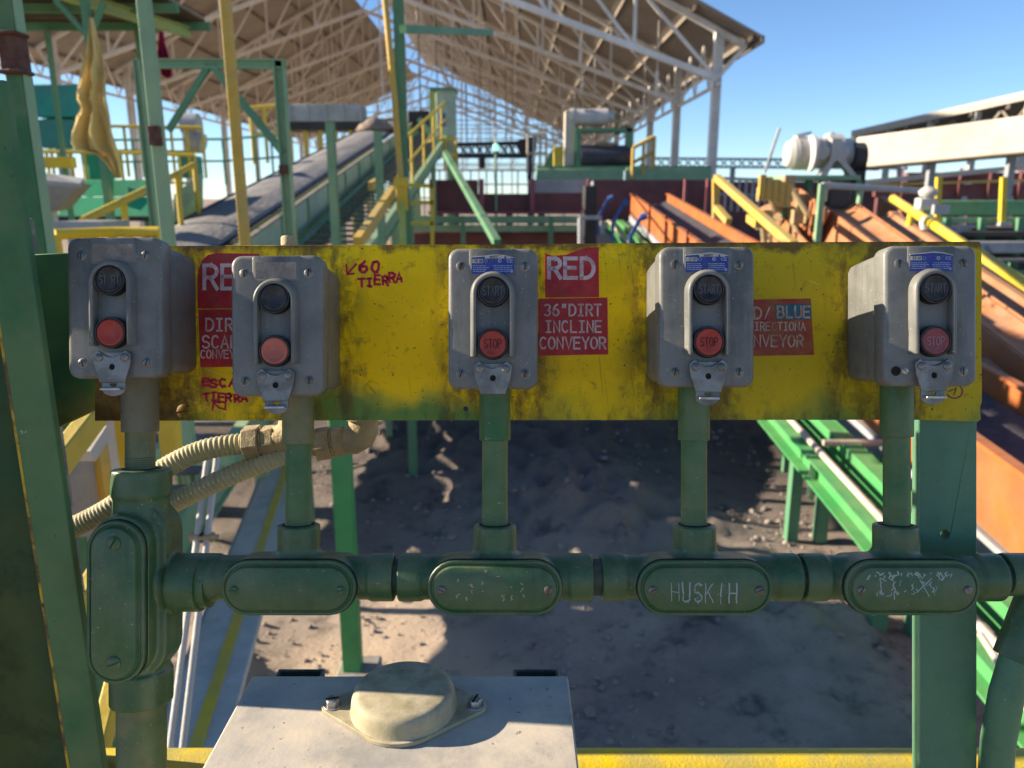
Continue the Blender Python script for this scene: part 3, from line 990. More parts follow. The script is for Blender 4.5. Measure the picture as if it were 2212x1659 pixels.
c = part('cover', MB().loft([[p + V((-.0055, -.009, 0)) for p in stadium(a_, e_, z_, vert=True)] for a_, e_, z_ in cv]), M['green'], t, world=False, smooth=32)
slotted('cover_screw', c, -.0045, .049, .0458, .0066, .0026, M['green'], 60)
slotted('cover_screw', c, -.0045, -.066, .0458, .0066, .0026, M['green'], 20)
part('pipe', vcyl(.0236, -1.9, -.118), M['olive_pipe'], t, world=False, smooth=50, label='thick green pipe running down')
n = MB()
hcyl(n, .0252, .058, .0712)
part('nipple', n, M['green'], t, world=False)
b = MB()
scratches(b, 21, .010, .030, -.09, .06, .0262, 4, .002)

# fitting and bent pipe past the right end
t = pt('conduit_bend', 'green conduit fitting and pipe bending down at the right edge', 'pipe fitting', 2200, 1240, DC)
b = MB()
hcyl(b, .0200, -.0160, .10)
hcyl(b, .0215, -.0160, .012)
remesh(part('body', b, M['green'], t, world=False), .0016, 4)
LQ = lambda a_, c_, d_: V(((a_ + 34 - 1106) / FP * d_ - (2200 - 1106) * KC, (829 - c_) / FP * d_ - (829 - 1240) * KC, DC - d_))
part('sleeve', MB().tube(LQ(2226, 1255, .80), LQ(2160, 1425, .80), .0215, 32), M['green'], t, world=False, smooth=50, bevel=.001)
part('pipe', MB().path([LQ(2200, 1330, .80), LQ(2163, 1425, .80), LQ(2140, 1500, .805), LQ(2122, 1600, .815), LQ(2112, 1720, .83), LQ(2108, 2000, .84)], .0165, 28), M['green_post'], t, world=False, smooth=60)

# ------------------------------------------------------------------ column the panel is fixed to, left foreground
yb = .705
A = WY(24, 864, yb)
B = WY(108, 864, yb)
t = thing('steel_column', 'nearest green steel column at the left edge, yellow showing on its chipped edge', 'column', (A.x, yb, 0))
part('flange', MB().box(((A.x + B.x) / 2, yb + .005, 1.6), (B.x - A.x, .010, 3.2)), M['column_green'], t, bevel=.0015)
part('chipped_edge', MB().box((A.x - .0008, yb + .006, 1.6), (.0028, .0112, 3.19)), M['chip_edge'], t, label='chipped edge showing yellow and rust')
part('web_shade_block', MB().box((A.x - .053, yb + .036, 1.6), (.102, .006, 3.2)).box((A.x - .066, yb + .067, 1.555), (.078, .056, 3.11)), M['column_dark'], t, bevel=.001)  # web face, plus a hidden block added to shade the first station
part('shadow_flange', MB().box((A.x - .103, yb - .012, 1.6), (.008, .078, 3.2)), M['column_dark'], t, bevel=.001)  # unseen flange added to cast the shadow line on the cabinet


# ------------------------------------------------------------------ flexible conduits behind the panel
FG = 'ribbed flexible conduits behind the panel'


def spline(pts, n):
    out_ = []
    q = [pts[0]] + list(pts) + [pts[-1]]
    for k in range(1, len(q) - 2):
        for i in range(n):
            u = i / n
            a_, b_, c_, d_ = q[k - 1], q[k], q[k + 1], q[k + 2]
            out_.append(.5 * (2 * b_ + (c_ - a_) * u + (2 * a_ - 5 * b_ + 4 * c_ - d_) * u * u + (3 * b_ - a_ - 3 * c_ + d_) * u ** 3))
    return out_ + [pts[-1]]


def hose(label, pts, r, nut, ball):
    t = thing('flexible_conduit', label, 'flexible conduit', pts[0], FG)
    L = spline(pts, 44)
    part('hose', MB().path(L, [r * (1.0 + .055 * (1 if (i % 4) < 2 else -1)) for i in range(len(L))], 20), M['hose'], t, smooth=60)
    a_, b_ = nut
    part('nut', MB().tube(a_, b_, r * 1.75, 6).tube(b_, b_ + (b_ - a_) * .16, r * 1.45, 20).tube(b_ + (b_ - a_) * .16, b_ + (b_ - a_) * .9, r * 1.6, 6), M['fitting'], t, bevel=.0015)
    part('elbow', MB().path(ball, [r * 1.25, r * 1.5, r * 1.62, r * 1.62, r * 1.5, r * 1.5], 24), M['fitting'], t, smooth=60)
    part('collar', MB().tube(ball[-1], ball[-1] + V((0, 0, .006)), r * 2.1, 24), M['fitting'], t, bevel=.001)
    return t


d = .94
hose('upper dusty ribbed conduit curving up behind the plate', [P(20, 1195, d), P(150, 1142, d), P(240, 1095, d), P(345, 1018, d), P(440, 972, d), P(545, 955, d)], .0125, (P(530, 956, d), P(565, 953, d)), [P(585, 950, d), P(610, 948, d), P(628, 940, d), P(636, 925, d), P(637, 905, d), P(637, 890, d)])
hose('lower dusty ribbed conduit ending in a fat rounded elbow', [P(300, 1330, d), P(310, 1180, d), P(345, 1108, d), P(430, 1058, d), P(540, 1010, d), P(640, 973, d), P(700, 956, d)], .0120, (P(683, 960, d), P(716, 955, d)), [P(738, 953, d), P(762, 950, d), P(778, 940, d), P(784, 925, d), P(785, 912, d), P(785, 900, d)])

# ------------------------------------------------------------------ flat cabinet with a round cap, below the panel
ZT = CAM.z - .457
cb = WZ(545, 1459, ZT)
cr = WZ(1228, 1468, ZT)
Yb = cb.y
t = thing('junction_cabinet', 'dusty galvanised steel cabinet with a flat lid seen from above', 'cabinet', ((cb.x + cr.x) / 2, Yb - .14, ZT - .36))
wx = cr.x - cb.x
part('lid', MB().box(((cb.x + cr.x) / 2, Yb - .14, ZT - .004), (wx, .28, .008)).box(((cb.x + cr.x) / 2, Yb - .14, ZT - .012), (wx - .001, .279, .009)), M['galv'], t, bevel=.0018)
part('body', MB().box(((cb.x + cr.x) / 2, Yb - .14, ZT - .185), (wx - .012, .268, .34)), M['galv'], t, bevel=.002)
cc = WZ(873, 1532, ZT)
t = thing('cast_dome', 'round dusty cast cap bolted on the galvanised cabinet', 'cap', (cc.x, cc.y, ZT + .0002))
fl = []
for a_ in range(0, 360, 6):
    pass
tip = .0655
fl = [(tip + .010 * cos(R(a_)), .010 * sin(R(a_))) for a_ in range(-52, 53, 13)] + [(.048 * cos(R(a_)), .052 * sin(R(a_))) for a_ in range(62, 119, 8)] + [(-tip + .010 * cos(R(a_)), .010 * sin(R(a_))) for a_ in range(128, 233, 13)] + [(.048 * cos(R(a_)), .052 * sin(R(a_))) for a_ in range(242, 299, 8)]
part('flange', MB().plate(fl, .0002, .0042), M['brass'], t, world=False, bevel=.001)
part('dome', MB().lathe([(.0490, .004), (.0482, .0055), (.0474, .012), (.0465, .0168), (.0450, .0200), (.0425, .0219), (.0390, .0226), (.0180, .0228), (.0002, .0228)], n=56), M['brass'], t, world=False, smooth=50)
b = MB()
write(b, 'CAP', -.019, .021, .0055, .0065, .0009, .0224, .0234)
write(b, '2', .016, .021, .0055, .0065, .0009, .0224, .0234)
part('cast_lettering', b, M['brass'], t, world=False)
for sx, an in ((-1, 12), (1, 70)):
    bo = part('bolt', MB().lathe([(.0085, .0040), (.0085, .0052)], (sx * tip, 0, 0), 24).lathe([(.0066, .0052), (.0066, .0105), (.0058, .0115)], (sx * tip, 0, 0), 6), M['bright_steel'], t, world=False, bevel=.0005)
    part('slot', MB().box((0, 0, 0), (.0120, .0016, .0008), Matrix.Translation((sx * tip, 0, .0116)) @ Matrix.Rotation(R(an), 4, 'Z')), M['slot'], bo, world=False)
for pa, pb, lb in ((570, 676, 'dark green strut standing behind the left corner of the galvanised cabinet'), (1108, 1213, 'dark green strut standing behind the right corner of the galvanised cabinet')):
    a_ = WZ(pa, 1447, ZT + .006)
    b_ = WZ(pb, 1447, ZT + .006)
    w_ = b_.x - a_.x
    o_ = [(0, 0), (w_, 0), (w_, .041), (0, .041)]
    i_ = [(.003, .003), (w_ - .003, .003), (w_ - .003, .038), (.003, .038)]
    solo('steel_strut', MB().plate([(a_.x + p[0], Yb + .002 + p[1]) for p in o_], 0, WY(pa, 1444, Yb + .043).z, [[(a_.x + p[0], Yb + .002 + p[1]) for p in i_]]), M['strut'], lb, 'strut', 'struts behind the galvanised cabinet', bevel=.0012)

# yellow rail across the bottom of the picture
rc = WY(1500, 1632, .80)
b = MB().tube((-1.6, .80, rc.z - .030), (1.6, .80, rc.z - .030), .032, 36)
solo('yellow_rail', b, M['rail_yellow'], 'thick yellow painted rail running along the bottom behind the cabinet', 'handrail')


# ================================================================== background materials
def bgp(name, c1, c2=None, sc=1.2, **k):
    k.setdefault('bump', .1)
    k.setdefault('bsc', 30)
    k.setdefault('rough', .6)
    k.setdefault('dust', .35)
    return paint(name, c1, c2, sc=sc, **k)


M['pale_green'] = bgp('faded_green_steel', (.21, .36, .20), (.27, .40, .22), dustc=(.30, .30, .18), rust=.05)
M['mid_green'] = bgp('green_steel', (.085, .24, .125), (.12, .27, .14), dustc=(.25, .26, .15), rust=.04)
M['bright_green'] = bgp('bright_green_steel', (.055, .30, .085), (.075, .27, .09), dust=.2, dustc=(.35, .42, .2), rust=.02)
M['lime_green'] = bgp('yellow_green_beam', (.38, .46, .12), (.30, .40, .15), dustc=(.35, .33, .16), rust=.03)
M['skirt'] = bgp('pale_skirt_panels', (.38, .49, .34), (.31, .41, .29), dust=.5, dustc=(.34, .31, .22))
M['teal'] = bgp('teal_steel', (.02, .26, .20), (.03, .21, .17), dust=.2)
M['emerald'] = bgp('emerald_steel', (.006, .33, .14), (.006, .27, .12), dust=.15)
M['yellow'] = bgp('yellow_steel', (.70, .47, .020), (.58, .41, .05), dustc=(.40, .33, .16), rust=.04)
M['ochre'] = bgp('ochre_pole', (.58, .36, .055), (.48, .33, .09), sc=3, dustc=(.42, .33, .16), rust=.08)
M['orange'] = bgp('rusty_orange_steel', (.46, .115, .020), (.33, .10, .032), sc=1.5, dust=.4, dustc=(.42, .24, .13), rust=.12, rustc=(.22, .07, .03))
M['rust_tan'] = bgp('rusted_tan_steel', (.45, .175, .065), (.36, .145, .065), sc=1.6, dust=.45, dustc=(.44, .28, .17), rust=.2, rustc=(.19, .07, .035), chip=.05, chipc=(.40, .36, .16))
M['belt'] = bgp('black_rubber_belt', (.045, .045, .055), (.065, .065, .075), sc=2.5, rough=.7, dust=.25, dustc=(.13, .12, .12), bump=.3, bsc=15)
M['ore'] = bgp('crushed_ore', (.19, .18, .175), (.25, .235, .225), sc=2.2, rough=.95, dust=.3, dustc=(.24, .22, .20), bump=.35, bsc=14)
M['dirt_lit'] = bgp('pale_spoil', (.30, .23, .17), (.24, .18, .13), sc=2, rough=.95, bump=1, bsc=10)
M['maroon'] = bgp('maroon_steel', (.17, .055, .055), (.12, .045, .045), dust=.3, dustc=(.22, .13, .1), rust=.08)
M['rose'] = bgp('rose_red_posts', (.30, .08, .09), None, dust=.3)
M['white'] = bgp('white_steel', (.52, .50, .46), (.42, .40, .36), dust=.3, dustc=(.5, .44, .36))
M['cream'] = bgp('cream_duct', (.50, .44, .35), (.43, .37, .29), sc=.8, rough=.9, dust=.4, dustc=(.5, .41, .31))
M['grey'] = bgp('grey_steel', (.36, .37, .385), (.28, .29, .30), dust=.4, dustc=(.3, .26, .2))
M['dark'] = bgp('dark_machinery', (.022, .022, .024), (.04, .036, .034), dust=.25, dustc=(.12, .10, .08))
M['grating'] = bgp('walkway_treads', (.10, .10, .105), (.15, .145, .14), sc=3, dust=.5, dustc=(.25, .22, .18))
M['rust'] = bgp('rusted_splice', (.085, .028, .018), (.12, .05, .028), sc=12, rough=.8, bump=.5, bsc=60)
M['roof'] = bgp('tan_roof_sheeting', (.31, .275, .235), (.26, .23, .20), sc=.35, dust=.3, dustc=(.32, .28, .23))
M['truss'] = bgp('off_white_truss_steel', (.80, .76, .70), (.72, .67, .60), sc=.8, dust=.4, dustc=(.44, .36, .27))
M['purlin'] = bgp('brown_purlins', (.24, .20, .16), (.18, .15, .12), sc=.8)
M['canopy'] = bgp('corroded_canopy_sheet', (.080, .075, .05), (.13, .10, .06), sc=1.5, rust=.2)
M['blue'] = bgp('blue_paint', (.02, .09, .30), None, dust=.3)
M['red_cloth'] = bgp('red_cloth', (.42, .015, .06), (.32, .012, .045), sc=4, rough=.9, dust=.1)
M['yellow_cloth'] = bgp('yellow_cloth', (.74, .54, .20), (.64, .47, .19), sc=3, rough=.9, dust=.25, dustc=(.42, .33, .16))
M['timber'] = bgp('weathered_plank', (.26, .24, .21), (.19, .18, .16), sc=3, rough=.8, dust=.4, bump=.3, bsc=40)
M['concrete'] = bgp('concrete_footing', (.34, .32, .29), (.25, .235, .21), sc=4, rough=.9)
M['lichen'] = bgp('peeling_grey_paint', (.13, .14, .12), (.30, .29, .23), sc=22, rough=.8, chip=.2, chipc=(.04, .035, .03), bsc=150, bump=.4)
M['hill'] = bgp('distant_spoil', (.42, .30, .24), (.34, .25, .20), sc=.02, rough=1)
M['lamp_glow'] = NT('green_signal').finish((.2, .9, .6), .4)
M['lamp_glow'].node_tree.nodes['Principled BSDF'].inputs['Emission Color'].default_value = (.35, 1, .55, 1)
M['lamp_glow'].node_tree.nodes['Principled BSDF'].inputs['Emission Strength'].default_value = .5


def ground_material():
    s = NT('damp_ore_yard')
    v = s.obj
    a = s.noise(.55, 7, .62, v)
    c = s.mix(s.ramp(a, .40, .58), (.29, .235, .195), (.45, .365, .29))
    c = s.mix(s.ramp(s.noise(2.6, 8, .66, v), .53, .70), c, (.12, .104, .098))
    c = s.mix(s.math('MULTIPLY', s.ramp(s.noise(9, 6, .7, v), .55, .72), .5), c, (.24, .21, .185))
    x, y = s.axis(v, 0), s.axis(v, 1)
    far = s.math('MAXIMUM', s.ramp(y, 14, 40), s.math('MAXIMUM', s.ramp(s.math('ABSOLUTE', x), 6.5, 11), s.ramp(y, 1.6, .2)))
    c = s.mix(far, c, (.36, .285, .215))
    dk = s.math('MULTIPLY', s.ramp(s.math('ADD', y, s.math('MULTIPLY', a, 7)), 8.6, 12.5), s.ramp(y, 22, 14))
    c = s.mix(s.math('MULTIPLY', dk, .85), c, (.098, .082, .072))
    # sunlit patch in front, to the left, painted as paler dirt
    d = s.math('ADD', s.math('MULTIPLY', s.math('ABSOLUTE', s.math('ADD', x, .9)), .5), s.math('MULTIPLY', s.math('ABSOLUTE', s.math('SUBTRACT', y, 4.3)), .42))
    d = s.math('ADD', d, s.math('MULTIPLY', a, .9))
    c = s.mix(s.ramp(d, 1.25, .75), c, (.60, .46, .33))
    h = s.math('ADD', s.noise(3.2, 9, .7, v), s.math('MULTIPLY', s.noise(30, 8, .75, v), .8))
    return s.finish(c, .95, 0, .6, 9, h, .1)


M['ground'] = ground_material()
M['rubble'] = bgp('loose_rubble', (.30, .26, .225), (.18, .155, .14), sc=1.5, rough=.95, dust=.5, dustc=(.33, .27, .21), bump=.5, bsc=40)

# ================================================================== ground, distance
def axis_pts(a, b, step, lo, hi):
    p = [a + i * step for i in range(int(round((b - a) / step)) + 1)]
    d, l = step, [a]
    while l[-1] > lo:
        d *= 1.45
        l.append(max(lo, l[-1] - d))
    d, r_ = step, [p[-1]]
    while r_[-1] < hi:
        d *= 1.45
        r_.append(min(hi, r_[-1] + d))
    return l[:0:-1] + p + r_[1:]


def ground_z(x, y):
    f = max(0, 1 - max(0, abs(x) - 7) / 4) * max(0, 1 - max(0, y - 18) / 6) * max(0, min(1, (y - 1) / 1.5))
    if f <= 0:
        return 0
    n = noise.fractal(V((x * .9, y * .9, 3.1)), 1, 2, 6) * .03 + max(0, noise.fractal(V((x * 3.1, y * 3.1, 9)), 1, 2, 5)) * .04
    # heaps of spilled ore
    for cx, cy, h, w in ((.7, 7.0, .42, 1.1), (-.3, 9.2, .5, 1.5), (2.0, 5.0, .22, .9), (2.1, 3.4, .16, .6), (-2.2, 4.4, .25, .5), (1.2, 11.5, .6, 2.0), (-.55, 3.0, .12, .4)):
        r2 = ((x - cx) ** 2 + (y - cy) ** 2) / w ** 2
        if r2 < 6:
            n += h * math.exp(-r2) * (1 + .5 * noise.noise(V((x * 5, y * 5, 1))))
    return n * f


xs = axis_pts(-6, 6, .085, -900, 900)
ys = axis_pts(1.2, 13, .085, -200, 1500)
b = MB()
b.v = [V((x, y, ground_z(x, y))) for y in ys for x in xs]
nx = len(xs)
b.f = [(j * nx + i, j * nx + i + 1, j * nx + nx + i + 1, j * nx + nx + i) for j in range(len(ys) - 1) for i in range(nx - 1)]
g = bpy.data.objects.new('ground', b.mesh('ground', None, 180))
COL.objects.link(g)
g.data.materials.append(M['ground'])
g['kind'] = 'structure'

b = MB()
rr_ = random.Random(3)
ico = [V(p).normalized() for p in ((0, -.53, .85), (0, .53, .85), (.85, 0, .53), (-.85, 0, .53), (.53, .85, 0), (-.53, .85, 0), (.53, -.85, 0), (-.53, -.85, 0), (.85, 0, -.53), (-.85, 0, -.53), (0, -.53, -.85), (0, .53, -.85))]
icf = [(0, 2, 1), (0, 1, 3), (0, 3, 7), (0, 7, 6), (0, 6, 2), (1, 2, 4), (1, 4, 5), (1, 5, 3), (2, 6, 8), (2, 8, 4), (3, 5, 9), (3, 9, 7), (4, 8, 11), (4, 11, 5), (5, 11, 9), (6, 7, 10), (6, 10, 8), (7, 9, 10), (8, 10, 11), (9, 11, 10)]
n_ = 0
while n_ < 2600:
    x, y = rr_.uniform(-2.6, 3.0), rr_.uniform(2.4, 11)
    if noise.fractal(V((x * .8, y * .8, 5)), 1, 2, 3) < rr_.uniform(-.25, .5):
        continue
    n_ += 1
    sz = .007 + .026 * rr_.random() ** 3 * (1.6 if rr_.random() < .15 else 1)
    q = V((rr_.random() * 9, rr_.random() * 9, rr_.random() * 9))
    z = ground_z(x, y)
    b.add([V((x, y, z + sz * .25)) + V((p.x * rr_.uniform(.7, 1.3), p.y * rr_.uniform(.7, 1.3), p.z * rr_.uniform(.5, .95))) * sz * rr_.uniform(.8, 1.15) for p in ico], icf)
g2 = bpy.data.objects.new('rubble', b.mesh('rubble', None, 0))
COL.objects.link(g2)
g2.data.materials.append(M['rubble'])
g2['kind'] = 'stuff'
g2['label'] = 'loose stones and clods of ore strewn over the yard'
g2['category'] = 'rubble'

b = MB()
hx = [-420 + i * 20 for i in range(43)]
prof = [2 + 5 * abs(noise.noise(V((x * .012, 2, 0)))) + 2.0 * noise.noise(V((x * .05, 7, 0))) for x in hx]
b.v = [V((x, 330, -1)) for x in hx] + [V((x, 350, max(1, p))) for x, p in zip(hx, prof)] + [V((x, 420, max(1, p * .9))) for x, p in zip(hx, prof)] + [V((x, 460, -1)) for x in hx]
n_ = len(hx)
b.f = [(k * n_ + i, k * n_ + i + 1, k * n_ + n_ + i + 1, k * n_ + n_ + i) for k in range(3) for i in range(n_ - 1)]
h = bpy.data.objects.new('hills', b.mesh('hills'))
COL.objects.link(h)
h.data.materials.append(M['hill'])
h['kind'] = 'structure'


# ================================================================== the big open shed
XE, XR, XL = 10.0, -8.6, -24.0
ZE, ZRG, ZL = 3.1 + 5.85, 3.1 + 15.2, 3.1 + 7.1
Y0, Y1 = 32.6, 96.0


def roof_z(x):
    if x > XR:
        return ZRG + (ZE - ZRG) * (x - XR) / (XE - XR)
    return ZRG + (ZL - ZRG) * (x - XR) / (XL - XR)


sh = thing('storage_shed', 'huge open-sided shed with tan gable roof on white trusses over the conveyors', 'shed', (-7, 64, 0))
# right and left slope; a strip by the ridge is left open, as a vent
for nm, xa, xb in (('roof_slope', XR + 1.2, XE - .36), ('roof_slope', XL - .35, XR - 2.6)):
    b = MB()
    n_ = 60
    ds = [(xa + (xb - xa) * i / 8) for i in range(9)]
    lo, hi = [], []
    for x in ds:
        lo.append([V((x, Y0 - .8, roof_z(x))), V((x, Y1, roof_z(x)))])
    for k in range(8):
        p, q = lo[k], lo[k + 1]
        b.add([p[0], p[1], q[1], q[0]], [(0, 1, 2, 3)])
        u = V((0, 0, .07))
        b.add([p[0] + u, p[1] + u, q[1] + u, q[0] + u], [(3, 2, 1, 0)])
    e0, e1 = lo[0], lo[-1]
    u = V((0, 0, .07))
    b.add([e0[0], e0[1], e0[1] + u, e0[0] + u], [(0, 1, 2, 3)])
    b.add([e1[0], e1[1], e1[1] + u, e1[0] + u], [(3, 2, 1, 0)])
    for j in (0, 1):
        for k in range(8):
            p, q = lo[k][j], lo[k + 1][j]
            b.add([p, q, q + u, p + u], [(0, 1, 2, 3) if j == 0 else (3, 2, 1, 0)])
    part(nm, b, M['roof'], sh, smooth=0)
    # fascia along the eave
    xe = xb if xb > 0 else xa
    part('eave_trim', MB().beam((xe, Y0 - .8, roof_z(xe) - .06), (xe, Y1, roof_z(xe) - .06), .12, .26), M['purlin'], sh)
# the ridge cap on posts above the vent strip
part('ridge_cap', MB().add([(XR - 1.3, Y0 + 22, ZRG - .1), (XR - 1.3, Y1, ZRG - .1), (XR + 1.6, Y1, ZRG - .25), (XR + 1.6, Y0 + 22, ZRG - .25)], [(0, 1, 2, 3)]).add([(XR - 1.3, Y0 + 22, ZRG - .02), (XR - 1.3, Y1, ZRG - .02), (XR + 1.6, Y1, ZRG - .17), (XR + 1.6, Y0 + 22, ZRG - .17)], [(3, 2, 1, 0)]), M['white'], sh)
NB = 9
pur = MB()
for k in range(1, 9):
    for xa, xb in ((XR, XE), (XR, XL)):
        x = xa + (xb - xa) * k / 8.3
        if xb < 0 and k < 2:
            continue
        pur.beam((x, Y0 - .5, roof_z(x) - .10), (x, Y1 - .2, roof_z(x) - .10), .09, .18)
o_ = part('purlins', pur, M['purlin'], sh)
for i in range(NB):
    y = Y0 + .4 + i * 7.6
    w = .22 if i == 0 else .17
    # right half truss and left half truss
    for side, xe, xc, zc, ze in ((1, XE, 8.24, 4.72 + 3.1, ZE), (-1, XL, -22.6, 6.0 + 3.1, ZL)):
        b = MB()
        zr = 3.1 + 10.6
        bot = lambda x: zc + (zr - zc) * (x - xc) / (XR - xc)
        top = lambda x: roof_z(x) - .26
        b.beam((xe - .65 * side, y, top(xe - .65 * side)), (XR, y, top(XR)), w, w)
        b.beam((xc, y, zc), (XR, y, zr), w, w * 1.1)
        b.beam((xc, y, zc), (xe - .7 * side, y, top(xe - .7 * side)), w * .8, w * .8)
        nn = 5
        st = [xc + (XR - xc) * k / nn for k in range(nn + 1)]
        for k in range(nn):
            if k:
                b.beam((st[k], y, bot(st[k])), (st[k], y, top(st[k])), w * .6, w * .6)
            b.beam((st[k], y, top(st[k])) if True else 0, (st[k + 1], y, bot(st[k + 1])), w * .55, w * .55) if k % 1 == 0 and False else b.beam((st[k], y, bot(st[k])), (st[k + 1], y, top(st[k + 1])), w * .55, w * .55)
        part('truss', b, M['truss'], sh, smooth=0)
        part('column', MB().hbeam((xc, y, 0), (xc, y, top(xc)), .34, .34, .03, (1, 0, 0)), M['truss'], sh, smooth=0)
# hangers dangling from the right slope, and eave trusses along both sides
for i in range(8):
    ya = Y0 + .4 + i * 7.6
    for k in range(4):
        x = 6.4 - 3.4 * k + (i % 2) * .7
        z = roof_z(x) - 2.2 - .35 * (k % 2)
        part('hanger', MB().beam((x, ya + 3.2, roof_z(x) - .1), (x, ya + 3.2, z), .05, .05).beam((x, ya + 3.2, z + .02), (x, ya + 3.2, z - 1.0), .13, .13), M['truss'], sh, smooth=0)
for side, xc, zc in ((1, 8.24, 4.72 + 3.1), (-1, -22.6, 9.1)):
    b = MB()
    za, zb = zc - .25, roof_z(xc) - .35
    b.beam((xc, Y0, za), (xc, Y1, za), .12, .12)
    for i in range(48):
        y = Y0 + .4 + i * 1.266
        b.beam((xc, y, za), (xc, y + 1.266, zb) if i % 2 else (xc, y - 0 + 1.266, zb), .07, .07) if i % 2 else b.beam((xc, y, zb), (xc, y + 1.266, za), .07, .07)
    part('eave_girder', b, M['truss'], sh, smooth=0)
for i in range(16):
    rr_ = random.Random(i + 5)
    x, y = rr_.uniform(-20, -6), rr_.uniform(40, 75)
    part('hanging_wire', MB().tube((x, y, roof_z(x) - .2), (x + .1, y, rr_.uniform(5, 9)), .035, 6), M['truss'], sh, smooth=0)
# bracing lattice across the far gable
b = MB()
for z, x0_, x1_ in ((7.0, -20, 7.5), (8.4, -19, 6.5), (9.6, -17, 5.5), (10.8, -15, 4), (12.2, -13, -.5), (13.6, -12, -3)):
    b.beam((x0_, Y1 + .1, z), (x1_, Y1 + .1, z), .10, .12)
for x in range(-20, 8, 2):
    b.beam((x, Y1 + .3, 0), (x, Y1 + .3, roof_z(x) - .3), .14, .14)
    b.beam((x, Y1 + .2, 6.2), (x + 2, Y1 + .2, min(roof_z(x + 2) - .4, 10.5)), .06, .06)
part('gable_lattice', b, M['truss'], sh, smooth=0)
for yy, x0_, x1_ in ((72, -15, 6), (84, -17, 6.5)):
    b = MB()
    for z in (6.2, 7.6, 9.2, 10.6):
        b.beam((x0_, yy, z), (x1_, yy, z), .09, .10)
    for i in range(14):
        x = x0_ + (x1_ - x0_) * i / 14
        b.beam((x, yy + .1, 6.2), (x + 1.6, yy + .1, 10.6 if i % 2 else 9.2), .05, .05)
        b.beam((x, yy + .2, 5.0 + (i % 3)), (x, yy + .2, 10.6), .06, .06)
    part('cross_bracing', b, M['truss'], sh, smooth=0)
for i in range(18):
    rr_ = random.Random(i + 90)
    x, y = rr_.uniform(-7, 5), rr_.uniform(45, 90)
    part('hanging_wire', MB().tube((x, y, roof_z(x) - .2), (x + .1, y, rr_.uniform(5, 8)), .035, 6), M['purlin'], sh, smooth=0)


# ================================================================== helpers for steelwork
def vpost(px, py, Y, w, mat, name, label, cat, group=None, top=None, z0=0, d=None):
    """an upright standing on the ground whose foot stands under picture point (px, py)"""
    p = WY(px, py, Y)
    b = MB().hbeam((p.x, Y, z0), (p.x, Y, top if top else p.z), w, d or w, w * .14, (0, 1, 0))
    return solo(name, b, mat, label, cat, group, smooth=0)


def rail(label, pts, mat, h=1.05, group=None, posts=None, r=.022, mid=True, name='guard_rail'):
    """a handrail along pts (tops): top rail, mid rail and posts"""
    pts = [V(p) for p in pts]
    base = V((pts[0].x, pts[0].y, pts[0].z - h))
    t = thing(name, label, 'railing', base, group)
    part('top_rail', MB().path(pts, r * 1.15, 10), mat, t)
    if mid:
        part('mid_rail', MB().path([p - V((0, 0, h * .48)) for p in pts], r, 10), mat, t)
    n = posts or max(2, int((pts[-1] - pts[0]).length / 1.3) + 1)
    for i in range(n):
        u = i / (n - 1) * (len(pts) - 1)
        k = min(int(u), len(pts) - 2)
        p = pts[k].lerp(pts[k + 1], u - k)
        part('post', MB().tube(p - V((0, 0, h)), p, r, 10), mat, t)
    return t


# ================================================================== big incline conveyor (left of centre)
XA, XB = -4.62, -3.45


def cz(y):
    return .82 + .173 * y


YA, YE = 6.6, 29.0
cv_ = thing('incline_conveyor', 'long incline belt conveyor loaded with dark ore climbing into the shed', 'conveyor', ((XA + XB) / 2, YA, 0))
b = MB()
rows = []
ny = 60
for j in range(ny + 1):
    y = YA + (YE - YA) * j / ny
    rows.append([V((XA + (XB - XA) * i / 12, y, cz(y) + .16 * (abs(i - 6) / 6) ** 2 - .05)) for i in range(13)])
b.loft([r_ + [p - V((0, 0, .02)) for p in reversed(r_)] for r_ in rows])
part('belt', b, M['belt'], cv_)
b = MB()
rows = []
for j in range(220 + 1):
    y = YA + (YE - YA) * j / 220
    row = []
    for i in range(15):
        u = (i - 7) / 7
        hgt = .20 * max(0, 1 - u * u) * (1 + .10 * noise.noise(V((u * 2, y * .8, 4)))) + .006 * noise.fractal(V((u * 5, y * 7, 1)), 1, 2, 3) * (1 - u * u)
        row.append(V(((XA + XB) / 2 - .03 + u * .50, y, cz(y) + .16 * u * u * .8 - .035 + max(0, hgt))))
    rows.append(row + [row[-1] - V((0, 0, .01)), row[0] - V((0, 0, .01))])
b.loft(rows)
part('ore_load', b, M['ore'], cv_, smooth=180)
b = MB()
for j in range(8):
    y0_, y1_ = YA + j * 2.8, YA + (j + 1) * 2.8 - .03
    b.beam((XB + .10, y0_, cz(y0_) - .16), (XB + .10, y1_, cz(y1_) - .16), .012, .46)
part('side_skirt', b, M['skirt'], cv_, smooth=0)
b = MB()
for j in range(15):
    y = YA + .3 + j * 1.5
    part('skirt_stiffener', MB().beam((XB + .125, y, cz(y) - .42), (XB + .125, y, cz(y) + .10), .045, .045), M['pale_green'], cv_, smooth=0)

